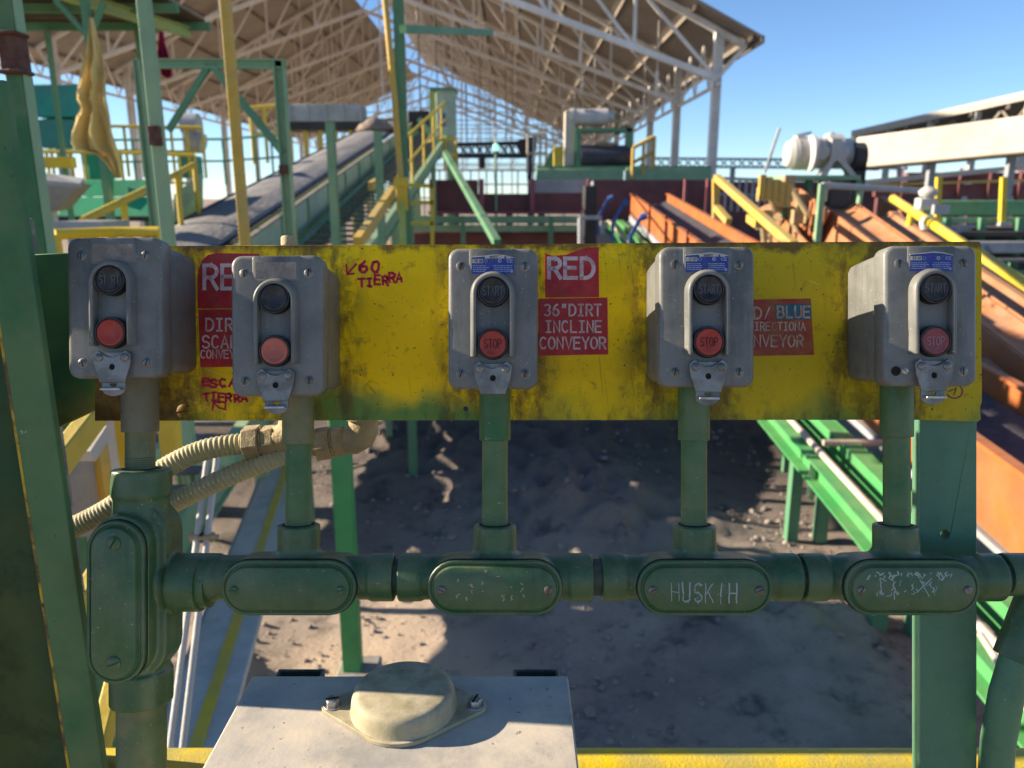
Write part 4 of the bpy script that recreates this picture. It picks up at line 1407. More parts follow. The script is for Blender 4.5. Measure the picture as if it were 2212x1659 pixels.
part('skirt_lip', MB().beam((XB + .10, YA, cz(YA) + .085), (XB + .10, YE, cz(YE) + .085), .07, .03), M['timber'], cv_)
for x_, mt in ((XB + .13, 'lime_green'), (XA - .12, 'pale_green')):
    part('stringer', MB().hbeam((x_, YA - .4, cz(YA - .4) - .63), (x_, YE, cz(YE) - .63), .11, .46, .02), M[mt], cv_, smooth=0)
for y in (7.4, 10, 13, 17, 22, 27):
    for x_ in (XA - .12, XB + .13):
        part('leg', MB().hbeam((x_, y, 0), (x_, y, cz(y) - .70), .14, .14, .02, (0, 1, 0)), M['pale_green'], cv_, smooth=0)
b = MB()
for x_ in (XB + .05,):
    b.box((x_, 3.92, 2.0), (.02, 1.94, 1.2))
    b.box((x_, 5.26, 2.0), (.02, .84, 1.2))
    b.beam((x_, 2.95, 2.62), (x_, 5.66, 2.62), .06, .06)
    for y in (3.0, 5.6):
        b.beam((x_, y, 0), (x_, y, 1.45), .08, .08)
b.box(((XA + XB) / 2, 2.94, 2.0), (XB - XA + .12, .02, 1.2))
b.box(((XA + XB) / 2, 5.68, 2.0), (XB - XA + .12, .02, 1.2))
part('shade_plates', b, M['grey'], cv_, smooth=0)  # unseen plates added to shade the ground, gap lets some sun through
# pale spoil falling on the belt at the head end
b = MB()
b.lathe([(.62, 0), (.50, .14), (.3, .26), (.08, .33), (.001, .34)], (-4.05, 24.0, cz(24) + .10), 22)
for p in b.v:
    p += V((noise.noise(p * 3), noise.noise(p * 3 + V((9, 0, 0))), noise.noise(p * 4))) * .12
part('spoil_heap', b, M['dirt_lit'], cv_, smooth=180)
# head chute / grey hood behind the loaded belt
a_, b_ = WY(628, 262, 27), WY(778, 224, 27)
hd = thing('feed_hood', 'grey panelled hood across the top of the loaded belt', 'chute', ((a_.x + b_.x) / 2, 27.6, a_.z))
part('hood', MB().box(((a_.x + b_.x) / 2, 27.6, (a_.z + b_.z) / 2), (b_.x - a_.x, 1.2, b_.z - a_.z)), M['grey'], hd, bevel=.02)
for i in range(5):
    x = a_.x + (b_.x - a_.x) * i / 4
    part('rib', MB().box((x, 26.97, (a_.z + b_.z) / 2), (.07, .07, b_.z - a_.z)), M['grey'], hd)
part('under_beam', MB().box(((a_.x + b_.x) / 2, 27.5, a_.z - .14), (b_.x - a_.x + .4, 1.0, .26)), M['dark'], hd)
for i in range(6):
    x = a_.x - .1 + (b_.x - a_.x + .2) * i / 5
    part('leg', MB().beam((x, 27.2, 0), (x, 27.2, a_.z - .27), .12, .12), M['yellow'], hd)

# stair walkway beside it
XS0, XS1 = -3.02, -2.10


def sz(y):
    return .35 + .185 * y


st_ = thing('conveyor_walkway', 'stepped walkway with dark treads climbing beside the loaded conveyor', 'stairway', (-2.6, 4, 0))
for j in range(62):
    y = 4.0 + j * .36
    part('tread', MB().box(((XS0 + XS1) / 2, y, sz(y)), (XS1 - XS0, .27, .035)), M['grating'], st_, smooth=0)
for x_, mt in ((XS0 - .04, 'mid_green'), (XS1 + .04, 'pale_green')):
    part('stringer', MB().hbeam((x_, 3.6, sz(3.6) - .10), (x_, 26.5, sz(26.5) - .10), .09, .30, .015), M[mt], st_, smooth=0)
for y in (6, 11, 16, 21, 26):
    for x_ in (XS0 - .04, XS1 + .04):
        part('leg', MB().beam((x_, y, 0), (x_, y, sz(y) - .25), .10, .10), M['pale_green'], st_, smooth=0)
rail('yellow handrail along the near side of the stepped walkway', [(XS1 + .04, y, sz(y) + 1.02) for y in (14.5, 17, 20, 23, 26)], M['yellow'], posts=6, r=.028)

# uprights along the conveyors
UG = 'green uprights along the conveyor'
vpost(713, 264, 8.4, .085, M['pale_green'], 'steel_upright', 'pale green upright with a rusty clamp standing in front of the conveyor skirt', 'post', UG)
vpost(816, 283, 9.0, .085, M['pale_green'], 'steel_upright', 'second pale green upright, left of the yellow bracket box', 'post', UG)
# timber handrail plank lit by the sun
for pa, pb, lb in (((772, 525, 6.2), (862, 392, 8.6), 'sunlit plank handrail sloping up to the yellow bracket'), ((800, 402, 9.5), (822, 388, 10.4), 'short loose plank end by the second pale green upright')):
    solo('plank', MB().beam(WY(*pa), WY(*pb), .06, .10), M['ochre'], lb, 'plank', 'planks along the walkway', smooth=0)

# ================================================================== tall poles near the panel
p0, p1 = WY(503, 0, 4.2), WY(530, 524, 4.2)
t = thing('tall_pole', 'square ochre yellow pole rising past the big conveyor', 'pole', (p1.x, 4.2, 2.25))
part('shaft', MB().beam((p1.x, 4.2, 2.25), (p1.x - .005, 4.2, 5.4), .048, .05, (0, 1, 0)), M['ochre'], t, bevel=.004)
part('arm', MB().beam((p1.x, 4.2, 2.28), (XB + .15, 4.5, 1.2), .06, .06), M['ochre'], t)
pf_ = WZ(893, 1040, .12)
Yg = pf_.y
pg = WY(874, 400, Yg)
t = thing('tall_green_pole', 'slim dark green pole right beside the bent yellow pole', 'pole', (pg.x, Yg, 0))
part('shaft', MB().hbeam((pg.x, Yg, .1), (pg.x - .01, Yg, 7.2), .09, .09, .012, (0, 1, 0)), M['mid_green'], t, smooth=0)
part('footing', MB().box((pg.x + .03, Yg, .08), (.34, .3, .18)), M['concrete'], t, bevel=.02)
a_, b_ = WY(832, 0, Yg - .1), WY(866, 386, Yg - .1)
t = thing('bent_pole', 'thin bent yellow pole standing in a yellow bracket box', 'pole', (b_.x, b_.y, b_.z - .9))
mid = WY(846, 150, Yg - .1)
part('shaft', MB().path([b_ + V((0, 0, -.02)), WY(858, 290, Yg - .1), WY(853, 220, Yg - .1), mid, a_, WY(828, -60, Yg - .1)], .030, 12), M['ochre'], t)
part('bracket', MB().box((b_.x + .005, b_.y, b_.z - .03), (.13, .11, .09)).box((b_.x + .005, b_.y, b_.z - .18), (.11, .03, .24)), M['yellow'], t, bevel=.004)
part('stem', MB().beam((b_.x, b_.y, b_.z - .22), (b_.x, b_.y, b_.z - 1.3), .06, .06).beam((b_.x, b_.y, b_.z - 1.2), (pg.x, Yg, b_.z - 1.2), .05, .05), M['lime_green'], t)

# third column: green square column with bracket (x about 308-375)
pc = WY(352, 400, 3.7)
t = thing('bracket_column', 'green square column with rusty bracket, left of the ochre pole', 'column', (pc.x, 3.7, 1.8))
part('shaft', MB().box((pc.x, 3.7, 3.7), (.052, .05, 3.8)).box((pc.x - .6, 3.72, 1.84), (1.6, .09, .09)), M['pale_green'], t, bevel=.003)
part('bracket', MB().box((pc.x + .015, 3.64, WY(338, 295, 3.7).z), (.045, .05, .085)), M['rust'], t, bevel=.004)
# second column with rusty splice
pc = WY(62, 300, 2.1)
t = thing('spliced_column', 'weathered green column with a rusty brown splice near its top', 'column', (pc.x, 2.1, 0))
part('shaft', MB().box((pc.x - .006, 2.1, 2.7), (.042, .036, 5.4)), M['column_green'], t, bevel=.002)
part('shaft_side', MB().box((pc.x + .0172, 2.104, 2.7), (.004, .040, 5.4)), M['pale_green'], t, bevel=.002)
zt, zb = WY(40, 72, 2.08).z, WY(45, 155, 2.08).z
part('splice', MB().box((pc.x - .004, 2.096, (zt + zb) / 2), (.050, .050, zt - zb)).box((pc.x - .004, 2.09, zt), (.064, .062, .010)).box((pc.x - .004, 2.09, zb), (.064, .062, .010)), M['rust'], t, bevel=.003)
# stub pipe with peeling paint
a_, b_ = P(58, 478, 1.05), P(66, 560, 1.05)
solo('stub_pipe', MB().tube((b_.x, b_.y, b_.z - .5), (a_.x, a_.y, a_.z), .0085, 18).lathe([(.0085, 0), (.007, .004), (.001, .005)], (a_.x, a_.y, a_.z), 18), M['lichen'], 'short pipe stub with peeling grey paint beside the leftmost column', 'pipe')

# green portal frame with knee braces
Yf = 6.6
t = thing('portal_frame', 'green steel portal frame with two diagonal braces above the conveyor', 'frame', (WY(460, 400, Yf).x, Yf, 0))
a_, b_ = WY(312, 137, Yf), WY(617, 138, Yf)
part('beam', MB().hbeam(a_, b_, .07, .07, .012), M['pale_green'], t, smooth=0)
part('post', MB().hbeam((WY(616, 330, Yf).x, Yf, 0), (WY(616, 330, Yf).x, Yf, b_.z + .03), .085, .085, .012, (1, 0, 0)), M['pale_green'], t, smooth=0)
part('post', MB().hbeam((WY(318, 330, Yf).x, Yf, 0), (WY(318, 330, Yf).x, Yf, a_.z + .03), .06, .06, .012, (1, 0, 0)), M['pale_green'], t, smooth=0)
part('brace', MB().beam(WY(452, 140, Yf), WY(364, 282, Yf), .045, .045), M['mid_green'], t)
part('brace', MB().beam(WY(458, 140, Yf), WY(612, 330, Yf), .055, .055), M['mid_green'], t)
part('splice', MB().box(WY(612, 366, Yf - .05), (.07, .03, .07)), M['rust'], t)
# upper green brace from the dark green pole
solo('green_brace', MB().beam(WY(870, 62, 5.6), WY(1060, 70, 7.5), .05, .05), M['mid_green'], 'thin green tie running right from the slim green pole', 'brace', smooth=0)

# ================================================================== canopy at the upper left
zc_ = WY(250, 70, 12).z
t = thing('canopy', 'small dark corrugated canopy hung on green beams at the upper left', 'canopy', (-6.4, 10, zc_))
b = MB()
x0_, x1_ = WY(40, 72, 12).x, WY(446, 72, 12).x
n_ = 90
lo = []
for i in range(n_ + 1):
    y = 7.2 + 4.8 * i / n_
    zz = zc_ + .16 + .03 * (1 if i % 2 else -1)
    lo.append([V((x0_, y, zz)), V((x1_, y, zz)), V((x1_, y, zz + .012)), V((x0_, y, zz + .012))])
b.loft(lo)
part('sheet', b, M['canopy'], t, smooth=0)
for y in (8.0, 9.4, 10.8, 11.9):
    part('purlin', MB().beam((x0_ - .1, y, zc_ + .06), (x1_ + .1, y, zc_ + .06), .07, .11), M['mid_green'], t)
part('beam', MB().hbeam(WY(560, 120, 7.5) if False else (x0_ + 1.0, 6.4, zc_ - .02), (x1_ - .2, 11.9, zc_ - .02), .1, .14, .015), M['lime_green'], t, smooth=0)
# its support: a slim green mast with a Y of braces
pm = WY(190, 60, 8.5)
t2 = thing('canopy_mast', 'slim green mast with forked braces holding the canopy, behind the yellow cloth', 'post', (pm.x, 8.5, 0))
part('shaft', MB().beam((pm.x, 8.5, 0), (pm.x, 8.5, pm.z + .7), .07, .07), M['mid_green'], t2)
part('brace', MB().beam((pm.x, 8.5, WY(190, 80, 8.5).z), WY(120, 0, 8.5), .05, .05), M['mid_green'], t2)
part('brace', MB().beam((pm.x, 8.5, WY(190, 80, 8.5).z), WY(225, 5, 8.5), .05, .05), M['mid_green'], t2)
for i, (px, py, yy) in enumerate(((103, 75, 11.8), (297, 75, 11.8))):
    p = WY(px, py, yy)
    part('leg', MB().beam((p.x, yy, 0), (p.x, yy, zc_), .06, .06), M['mid_green'], t2)

# ================================================================== cloths
def cloth(label, name, mat, prof, Y, seed, thick=.004):
    """hanging cloth: prof = rows of (py, px_left, px_right, fold depth)"""
    b = MB()
    loops = []
    n = 64
    for py, l, r_, dep in prof:
        fr, bk = [], []
        for i in range(n + 1):
            u = i / n
            p = WY((l + r_) / 2 + (r_ - l) * (u - .5) * (1.0 if r_ - l < 14 else 1.18), py, Y)
            off = dep * (sin(u * 13 + seed + py * .012) * .55 + sin(u * 29 + seed * 2 + py * .02) * .28 + noise.noise(V((u * 9, py * .03, seed))) * .5 + noise.noise(V((u * 30, py * .07, seed))) * .18)
            fr.append(p + V((0, off, 0)))
            bk.append(p + V((0, off + thick, 0)))
        loops.append(fr + bk[::-1])
    b.loft(loops)
    return solo(name, b, mat, label, 'cloth', None, 60, loc=V((WY(prof[0][1], prof[0][0], Y).x, Y, WY(100, prof[-1][0], Y).z)))


cloth('dusty yellow jacket-like cloth hanging from the canopy mast', 'hanging_cloth', M['yellow_cloth'], [(38, 194, 199, .02), (60, 192, 203, .03), (110, 188, 214, .05), (160, 180, 222, .07), (200, 173, 226, .08), (215, 171, 228, .08), (232, 182, 231, .08), (250, 176, 236, .09), (285, 169, 244, .10), (308, 168, 250, .10), (322, 176, 254, .10), (332, 215, 256, .08), (350, 232, 258, .05), (385, 252, 262, .02)], 7.0, 1.2)
cloth('dusty crimson rag tied beside the green bracket column', 'hanging_rag', M['red_cloth'], [(68, 344, 353, .02), (90, 343, 356, .03), (120, 346, 365, .05), (145, 350, 370, .05), (162, 354, 372, .05), (168, 360, 368, .03)], 6.9, 3.1)

# ================================================================== left plant
def pbox(mb, x0, y0, x1, y1, Y, dep):
    a_, b_ = WY(x0, y1, Y), WY(x1, y0, Y)
    return mb.box(((a_.x + b_.x) / 2, Y + dep / 2, (a_.z + b_.z) / 2), (b_.x - a_.x, dep, b_.z - a_.z))


Yt = 15.0
tk = thing('teal_bin', 'teal steel bin on legs behind the yellow cloth', 'bin', (WY(135, 300, Yt).x, Yt + .9, 0))
part('upper_panel', pbox(MB(), 74, 181, 184, 252, Yt, .45), M['teal'], tk, bevel=.02)
part('lower_panel', pbox(MB(), 78, 256, 184, 318, Yt + .05, .4), M['teal'], tk, bevel=.02)
part('chute', pbox(MB(), 192, 318, 214, 388, Yt + .2, .5), M['emerald'], tk, bevel=.02)
for px in (84, 128, 180):
    p = WY(px, 318, Yt + .4)
    part('leg', MB().beam((p.x, Yt + .4, 0), (p.x, Yt + .4, p.z), .09, .09), M['grey'], tk)
Yh = 13.0
hp = thing('green_trough', 'emerald green sloping trough below the teal bin', 'trough', (WY(220, 430, Yh).x, Yh, 0))
L3 = lambda l: [WY(px, py, yy) for px, py, yy in l]
b = MB()
q = L3([(118, 470, Yh), (336, 470, Yh), (336, 425, Yh + .3), (150, 425, Yh + .3)])
q2 = L3([(150, 424, Yh + .31), (338, 424, Yh + .31), (338, 388, Yh + .5), (178, 388, Yh + .5)])
for k in (q, q2):
    b.add(k + [p + V((0, .12, 0)) for p in k], [(0, 1, 2, 3), (7, 6, 5, 4), (0, 4, 5, 1), (1, 5, 6, 2), (2, 6, 7, 3), (3, 7, 4, 0)])
part('trough_side', b, M['emerald'], hp, bevel=.01)
part('rib', MB().beam(WY(236, 425, Yh + .2), WY(236, 388, Yh + .4), .12, .06), M['emerald'], hp)
part('lip', MB().beam(WY(112, 472, Yh - .03), WY(338, 472, Yh - .03), .08, .08), M['dark'], hp)
for px in (160, 240, 320):
    p = WY(px, 470, Yh + .2)
    part('leg', MB().beam((p.x, Yh + .2, 0), (p.x, Yh + .2, p.z), .1, .1), M['mid_green'], hp)
Yk = 9.6
kp = thing('tipping_chute', 'dusty grey slanted steel chute behind the two left columns', 'chute', (WY(100, 460, Yk).x, Yk, 0))
b = MB()
k = L3([(30, 382, Yk), (172, 396, Yk), (182, 384, Yk + .2), (96, 372, Yk + .5), (30, 364, Yk + .3)])
b.add(k + [p - V((0, 0, .05)) for p in k], [(0, 1, 2, 3, 4), (9, 8, 7, 6, 5), (0, 5, 6, 1), (1, 6, 7, 2), (2, 7, 8, 3), (3, 8, 9, 4), (4, 9, 5, 0)])
part('top_plate', b, M['grey'], kp)
b = MB()
k = L3([(30, 383, Yk), (171, 397, Yk), (122, 452, Yk + .05), (30, 470, Yk + .05)])
b.add(k + [p + V((0, .3, 0)) for p in k], [(0, 1, 2, 3), (7, 6, 5, 4), (0, 4, 5, 1), (1, 5, 6, 2), (2, 6, 7, 3), (3, 7, 4, 0)])
part('side_plate', b, M['timber'], kp)
for px in (40, 110):
    p = WY(px, 455, Yk + .2)
    part('leg', MB().beam((p.x, Yk + .2, 0), (p.x, Yk + .2, p.z), .1, .1), M['grey'], kp)
solo('yellow_beam', pbox(MB(), 30, 338, 152, 362, 11.2, .15), M['yellow'], 'thick yellow beam above the dusty grey chute', 'beam', loc=WY(90, 362, 11.2), bevel=.01)
solo('yellow_pipe', MB().tube(WY(20, 424, 8.8), WY(60, 424, 8.8), .035, 12), M['yellow'], 'short horizontal yellow pipe between the two left columns', 'pipe')

RG = 'yellow guard rails of the left plant'
rail('distant yellow guard rail level with the teal bin', [WY(20, 272, 16.5), WY(250, 272, 16.5), WY(436, 275, 16.5)], M['yellow'], 1.0, RG, 12, .03)
rail('lower yellow guard rail running behind the cloth', [WY(20, 326, 14), WY(300, 330, 14), WY(420, 335, 14)], M['yellow'], 1.0, RG, 8, .026)
rail('yellow guard rail sloping down left of the big conveyor', [WY(180, 476, 7.5), WY(335, 400, 9.5), WY(420, 355, 11.5)], M['yellow'], .9, RG, 5, .035, False)
rail('near yellow guard rail just above the left-end station', [WY(120, 506, 5.0), WY(240, 501, 5.2), WY(346, 500, 5.2)], M['yellow'], .8, RG, 4, .030)
rail('far yellow guard rail under the shed left of the conveyor', [WY(540, 232, 24), WY(600, 228, 24)], M['yellow'], 1.6, RG, 3, .05)
rail('far green guard rail beyond the yellow ones', [WY(220, 302, 22), WY(480, 300, 22), WY(620, 290, 22)], M['mid_green'], 1.2, RG, 9, .03)
b = MB()
k = [WY(px, py, yy) for px, py, yy in ((375, 420, 11.0), (436, 372, 12.5), (436, 460, 12.5), (375, 500, 11.0))]
b.add(k + [p + V((0, .05, 0)) for p in k], [(3, 2, 1, 0), (4, 5, 6, 7), (0, 1, 5, 4), (1, 2, 6, 5), (2, 3, 7, 6), (3, 0, 4, 7)])
solo('side_panel_sheet', b, M['pale_green'], 'pale green sheet panel between the bracket column and the big conveyor', 'panel', smooth=0)
# small machines standing against the sky at the left
t = thing('gear_motor', 'small dark gear motor on a stand by the far yellow rails', 'motor', WY(415, 345, 17))
part('housing', MB().tube(WY(395, 268, 17), WY(430, 268, 17), .22, 16).tube(WY(408, 302, 17), WY(440, 310, 17), .20, 16), M['grey'], t)
part('stand', pbox(MB(), 390, 336, 420, 384, 17, .4), M['teal'], t)
part('bracket', MB().beam(WY(412, 270, 17.1), WY(412, 340, 17.1), .12, .12), M['grey'], t)
# grey plank edge and dark tray
solo('steel_tray', pbox(MB(), 118, 478, 215, 494, 6.4, .5), M['grey'], 'flat grey tray behind the near yellow guard rail', 'tray', smooth=0)

# ================================================================== centre: tower, hopper wall, gantry
Yw = 25.0
tw = thing('control_tower', 'tall pale green cabinet tower at the head of the walkway', 'tower', (WY(955, 340, Yw).x, Yw + .5, 0))
part('cabinet', pbox(MB(), 944, 192, 981, 338, Yw, .9), M['skirt'], tw, bevel=.02)
part('painted_lit_side', pbox(MB(), 930, 196, 943.5, 342, Yw + .05, .8), M['lime_green'], tw)  # sunlit look given by its own yellower green
part('window', pbox(MB(), 950, 245, 962, 272, Yw - .02, .05), M['blue'], tw)
part('cap', pbox(MB(), 927, 188, 984, 193, Yw - .1, 1.1), M['mid_green'], tw)
for px in (934, 977):
    p = WY(px, 340, Yw + .4)
    part('leg', MB().beam((p.x, Yw + .4, 0), (p.x, Yw + .4, p.z), .12, .12), M['mid_green'], tw)
rail('yellow guard rail on the landing below the green tower', [WY(905, 330, 23.5), WY(935, 300, 23.5), WY(985, 300, 24)], M['yellow'], .9, None, 5, .04)
solo('dark_head_frame', pbox(MB(), 882, 238, 926, 340, 27, 1.5), M['dark'], 'dark head frame of the conveyor left of the green tower', 'frame', loc=WY(904, 340, 27.5), bevel=.05)
# braced leg of the tower
solo('raking_strut', MB().beam(WY(962, 330, 20), WY(1074, 524, 13), .12, .12), M['mid_green'], 'long green raking strut running down from the tower', 'strut', smooth=0)
solo('raking_strut', MB().beam(WY(905, 256, 22), WY(945, 310, 22), .14, .14), M['pale_green'], 'short green strut left of the tower', 'strut', smooth=0)
# side beam of the walkway, catching sky light
# lattice crossing the sky: dark gantry conveyor
Yq = 34.0
gt = thing('lattice_gantry', 'dark lattice gantry crossing the bright gap in the middle', 'gantry', (WY(1060, 340, Yq).x, Yq, 0))
b = MB()
a_, b_, c_, d_ = WY(975, 312, Yq), WY(1150, 308, Yq), WY(975, 336, Yq), WY(1150, 336, Yq)
b.beam(a_, b_, .18, .16).beam(c_, d_, .18, .20)
for i in range(10):
    u, v_ = i / 10, (i + 1) / 10
    b.beam(a_.lerp(b_, u), c_.lerp(d_, v_), .09, .09)
    b.beam(c_.lerp(d_, u), a_.lerp(b_, v_), .06, .06)
part('truss', b, M['dark'], gt, smooth=0)
part('drive', MB().tube(WY(1135, 300, Yq), WY(1142, 330, Yq), .5, 14, .35), M['dark'], gt)
part('pulley', MB().tube(WY(1036, 352, Yq), WY(1048, 352, Yq), .22, 14), M['dark'], gt)
for px in (985, 1145):
    p = WY(px, 336, Yq)
    part('leg', MB().beam((p.x, Yq, 0), (p.x, Yq, p.z), .2, .2), M['dark'], gt)
# signal lamp on a pole
p = WY(1071, 318, 22)
t = thing('signal_lamp', 'small glowing pale green signal lamp on a thin pole in the middle gap', 'lamp', (p.x, 22, 0))
part('pole', MB().tube((p.x, 22, 0), (p.x, 22, p.z - .1), .035, 10), M['pale_green'], t)
part('lens', MB().lathe([(.001, -.10), (.06, -.07), (.08, 0), (.06, .08), (.001, .10)], (p.x, 22, p.z), 16), M['lamp_glow'], t)
part('finial', MB().tube((p.x, 22, p.z + .1), (p.x, 22, p.z + .5), .03, 10), M['white'], t)

# maroon hopper wall with rose posts
Ym = 22.0
hw = thing('hopper_wall', 'long maroon steel hopper wall with rose red stiffener posts', 'wall', (WY(1230, 500, Ym).x, Ym, 0))
part('sheet', pbox(MB(), 930, 388, 1032, 460, Ym, .12), M['maroon'], hw)
part('sheet', pbox(MB(), 1032, 418, 1140, 462, Ym + .05, .12), M['maroon'], hw)
part('sheet', pbox(MB(), 1140, 388, 1276, 460, Ym, .12), M['maroon'], hw)
part('sheet', pbox(MB(), 1280, 388, 1540, 476, Ym + .3, .12), M['maroon'], hw)
part('upper_sheet', pbox(MB(), 1142, 388, 1276, 416, Ym - .02, .02), M['grey'], hw)
for px in (936, 1040, 1150, 1272, 1480, 1528):
    part('post', pbox(MB(), px - 5, 386, px + 5, 466, Ym - .12, .11), M['rose'], hw, bevel=.01)
part('sill', pbox(MB(), 925, 456, 1278, 462, Ym - .14, .2), M['rose'], hw)
for px in (950, 1100, 1270, 1400, 1520):
    p = WY(px, 462, Ym + .3)
    part('leg', MB().beam((p.x, Ym + .35, 0), (p.x, Ym + .35, p.z), .2, .2), M['maroon'], hw)
b = MB()
pbox(b, 884, 466, 1262, 482, 20.6, .2)
pbox(b, 884, 486, 1262, 500, 20.4, .3)
solo('green_girder', b, M['pale_green'], 'pair of long pale green girders under the maroon hopper wall', 'girder', loc=WY(1070, 500, 17.2), smooth=0)
solo('dark_feeder', pbox(MB(), 884, 501, 1262, 540, 20.9, 1.2), M['maroon'], 'dark maroon feeder body under the long green girders', 'feeder', loc=WY(1070, 540, 18), bevel=.03)
for px, w_ in ((1000, 5), (1190, 4)):
    p = WY(px, 466, 20.2)
    solo('girder_post', MB().beam((p.x, 20.15, 0), (p.x, 20.15, p.z), .12, .12), M['mid_green'], ('left' if px < 1100 else 'right') + ' dark post in front of the pale green girders', 'post', 'posts before the green girders', smooth=0)
solo('yellow_gate', MB().beam(WY(868, 398, 11), WY(936, 402, 11), .05, .05).beam(WY(868, 437, 11), WY(936, 437, 11), .05, .05).beam(WY(868, 482, 11), WY(936, 482, 11), .05, .05).beam(WY(934, 398, 11), WY(934, 540, 11), .05, .05).beam(WY(870, 398, 11), WY(870, 540, 11), .05, .05), M['yellow'], 'small yellow ladder-like gate right of the slim green pole', 'gate', loc=WY(900, 540, 11), smooth=0)

# motor platform
Yp = 23.5
pf = thing('drive_platform', 'green gantry platform above the maroon hopper wall', 'platform', (WY(1350, 395, Yp).x, Yp + .6, 0))
part('girder', pbox(MB(), 1158, 364, 1348, 391, Yp, .25), M['pale_green'], pf, bevel=.02)
part('girder', pbox(MB(), 1352, 362, 1538, 391, Yp + .02, .25), M['pale_green'], pf, bevel=.02)
part('deck', pbox(MB(), 1160, 358, 1536, 363, Yp + .1, 1.8), M['mid_green'], pf)
for px in (1170, 1350, 1526):
    p = WY(px, 391, Yp + .5)
    part('leg', MB().beam((p.x, Yp + .6, 0), (p.x, Yp + .6, p.z), .2, .2), M['maroon'], pf)
dr = thing('belt_drive', 'belt drive with white motor, green frame and black rubber drum on the platform', 'machine', (WY(1300, 358, Yp).x, Yp + .8, WY(1300, 358, Yp).z))
part('side_plate', pbox(MB(), 1219, 238, 1243, 358, Yp + .4, .5), M['cream'], dr, bevel=.02)
part('frame', pbox(MB(), 1243, 276, 1366, 284, Yp + .3, .5), M['mid_green'], dr)
part('frame_post', pbox(MB(), 1352, 276, 1367, 358, Yp + .3, .4), M['mid_green'], dr)
part('frame_post', pbox(MB(), 1243, 284, 1256, 358, Yp + .3, .4), M['mid_green'], dr)
part('drum', MB().tube(WY(1254, 338, Yp + .5), WY(1364, 338, Yp + .5), .33, 28), M['belt'], dr)
part('gearbox', MB().lathe([(.30, 0), (.32, .05), (.16, .2), (.13, .4), (.32, .45), (.34, .52), (.1, .58)], WY(1306, 350, Yp + .6), 18), M['fitting'], dr)
mo = part('motor', MB().tube(WY(1240, 254, Yp + .6), WY(1312, 252, Yp + .6), .24, 22).tube(WY(1312, 252, Yp + .6), WY(1326, 252, Yp + .6), .16, 22).tube(WY(1232, 252, Yp + .6), WY(1240, 252, Yp + .6), .24, 22), M['white'], dr)
part('conduit_box', pbox(MB(), 1262, 236, 1282, 246, Yp + .4, .2), M['white'], dr)
b = MB()
for i in range(9):
    rr_ = random.Random(i)
    p = WY(1322 + rr_.random() * 40, 246 + rr_.random() * 40, Yp + .8)
    b.box(p, (.16, .2, .14))
part('fittings', b, M['fitting'], dr)
solo('yellow_plate_stand', pbox(MB(), 1196, 316, 1216, 362, Yp + .3, .3).add([], []), M['yellow'], 'yellow plate standing left of the belt drive', 'plate', loc=WY(1206, 362, Yp + .4), bevel=.01)
b = MB()
k = [WY(px, py, Yp + 1.4) for px, py in ((1176, 358), (1226, 358), (1226, 312), (1200, 318), (1184, 336))]
b.add(k + [p + V((0, .1, 0)) for p in k], [(4, 3, 2, 1, 0), (5, 6, 7, 8, 9)] + [(i, (i + 1) % 5, 5 + (i + 1) % 5, 5 + i) for i in range(5)])
solo('belt_guard', b, M['mid_green'], 'dark green belt guard plate beside the belt drive', 'guard', smooth=0)
rail('sunlit ochre guard rail at the right end of the drive platform', [WY(1368, 318, Yp), WY(1414, 294, Yp)], M['ochre'], .9, None, 3, .05)
rail('thin ladder-like yellow rail seen left of the belt drive', [WY(1140, 290, 28), WY(1180, 290, 28)], M['cream'], 1.3, None, 4, .04)

# ================================================================== orange conveyors to the right
def conveyor(name, label, X, w, y0, y1, zf, wall, mats, walltop=.34, wallbot=.22, legs=(), lip=True, stiff=2.0, bm_='belt'):
    t = thing(name, label, 'conveyor', (X, y0, 0))
    rows = []
    ys_ = [y0 + (y1 - y0) * i / 30 for i in range(31)]
    for y in ys_:
        r_ = [V((X + w * (i / 10 - .5), y, zf(y) + .10 * (abs(i - 5) / 5) ** 2)) for i in range(11)]
        rows.append(r_ + [p - V((0, 0, .02)) for p in reversed(r_)])
    part('belt', MB().loft(rows), M[bm_], t)
    for s_, m_ in ((-1, mats[0]), (1, mats[1])):
        xw = X + s_ * (w / 2 + .05)
        b = MB()
        for i in range(5):
            ya, yb2 = y0 + (y1 - y0) * i / 5 + .01, y0 + (y1 - y0) * (i + 1) / 5 - .01
            h_ = walltop + wallbot
            b.beam((xw, ya, zf(ya) + (walltop - wallbot) / 2), (xw, yb2, zf(yb2) + (walltop - wallbot) / 2), .02, h_)
        part('side_wall', b, M[m_], t, smooth=0)
        if lip:
            part('wall_lip', MB().beam((xw, y0, zf(y0) + walltop + .02), (xw, y1, zf(y1) + walltop + .02), .09, .03), M[m_], t)
        part('stringer', MB().beam((xw, y0, zf(y0) - wallbot - .10), (xw, y1, zf(y1) - wallbot - .10), .08, .16), M['grey'], t)
    b = MB()
    for i in range(int((y1 - y0) / stiff) if stiff else 0):
        y = y0 + .7 + i * stiff
        part('stiffener', MB().beam((X - w / 2 - .09, y, zf(y) - wallbot - .2), (X - w / 2 - .09, y, zf(y) + walltop + .12), .045, .045), M['maroon'], t, smooth=0)
    rows = [[p - V((0, 0, wallbot + .34)) for p in r_] for r_ in rows]
    part('return_belt', MB().loft(rows), M['belt'], t)
    for y in legs:
        for s_ in (-1, 1):
            part('leg', MB().beam((X + s_ * (w / 2 + .05), y, 0), (X + s_ * (w / 2 + .05), y, zf(y) - wallbot - .1), .10, .10), M['mid_green'], t, smooth=0)
    return t


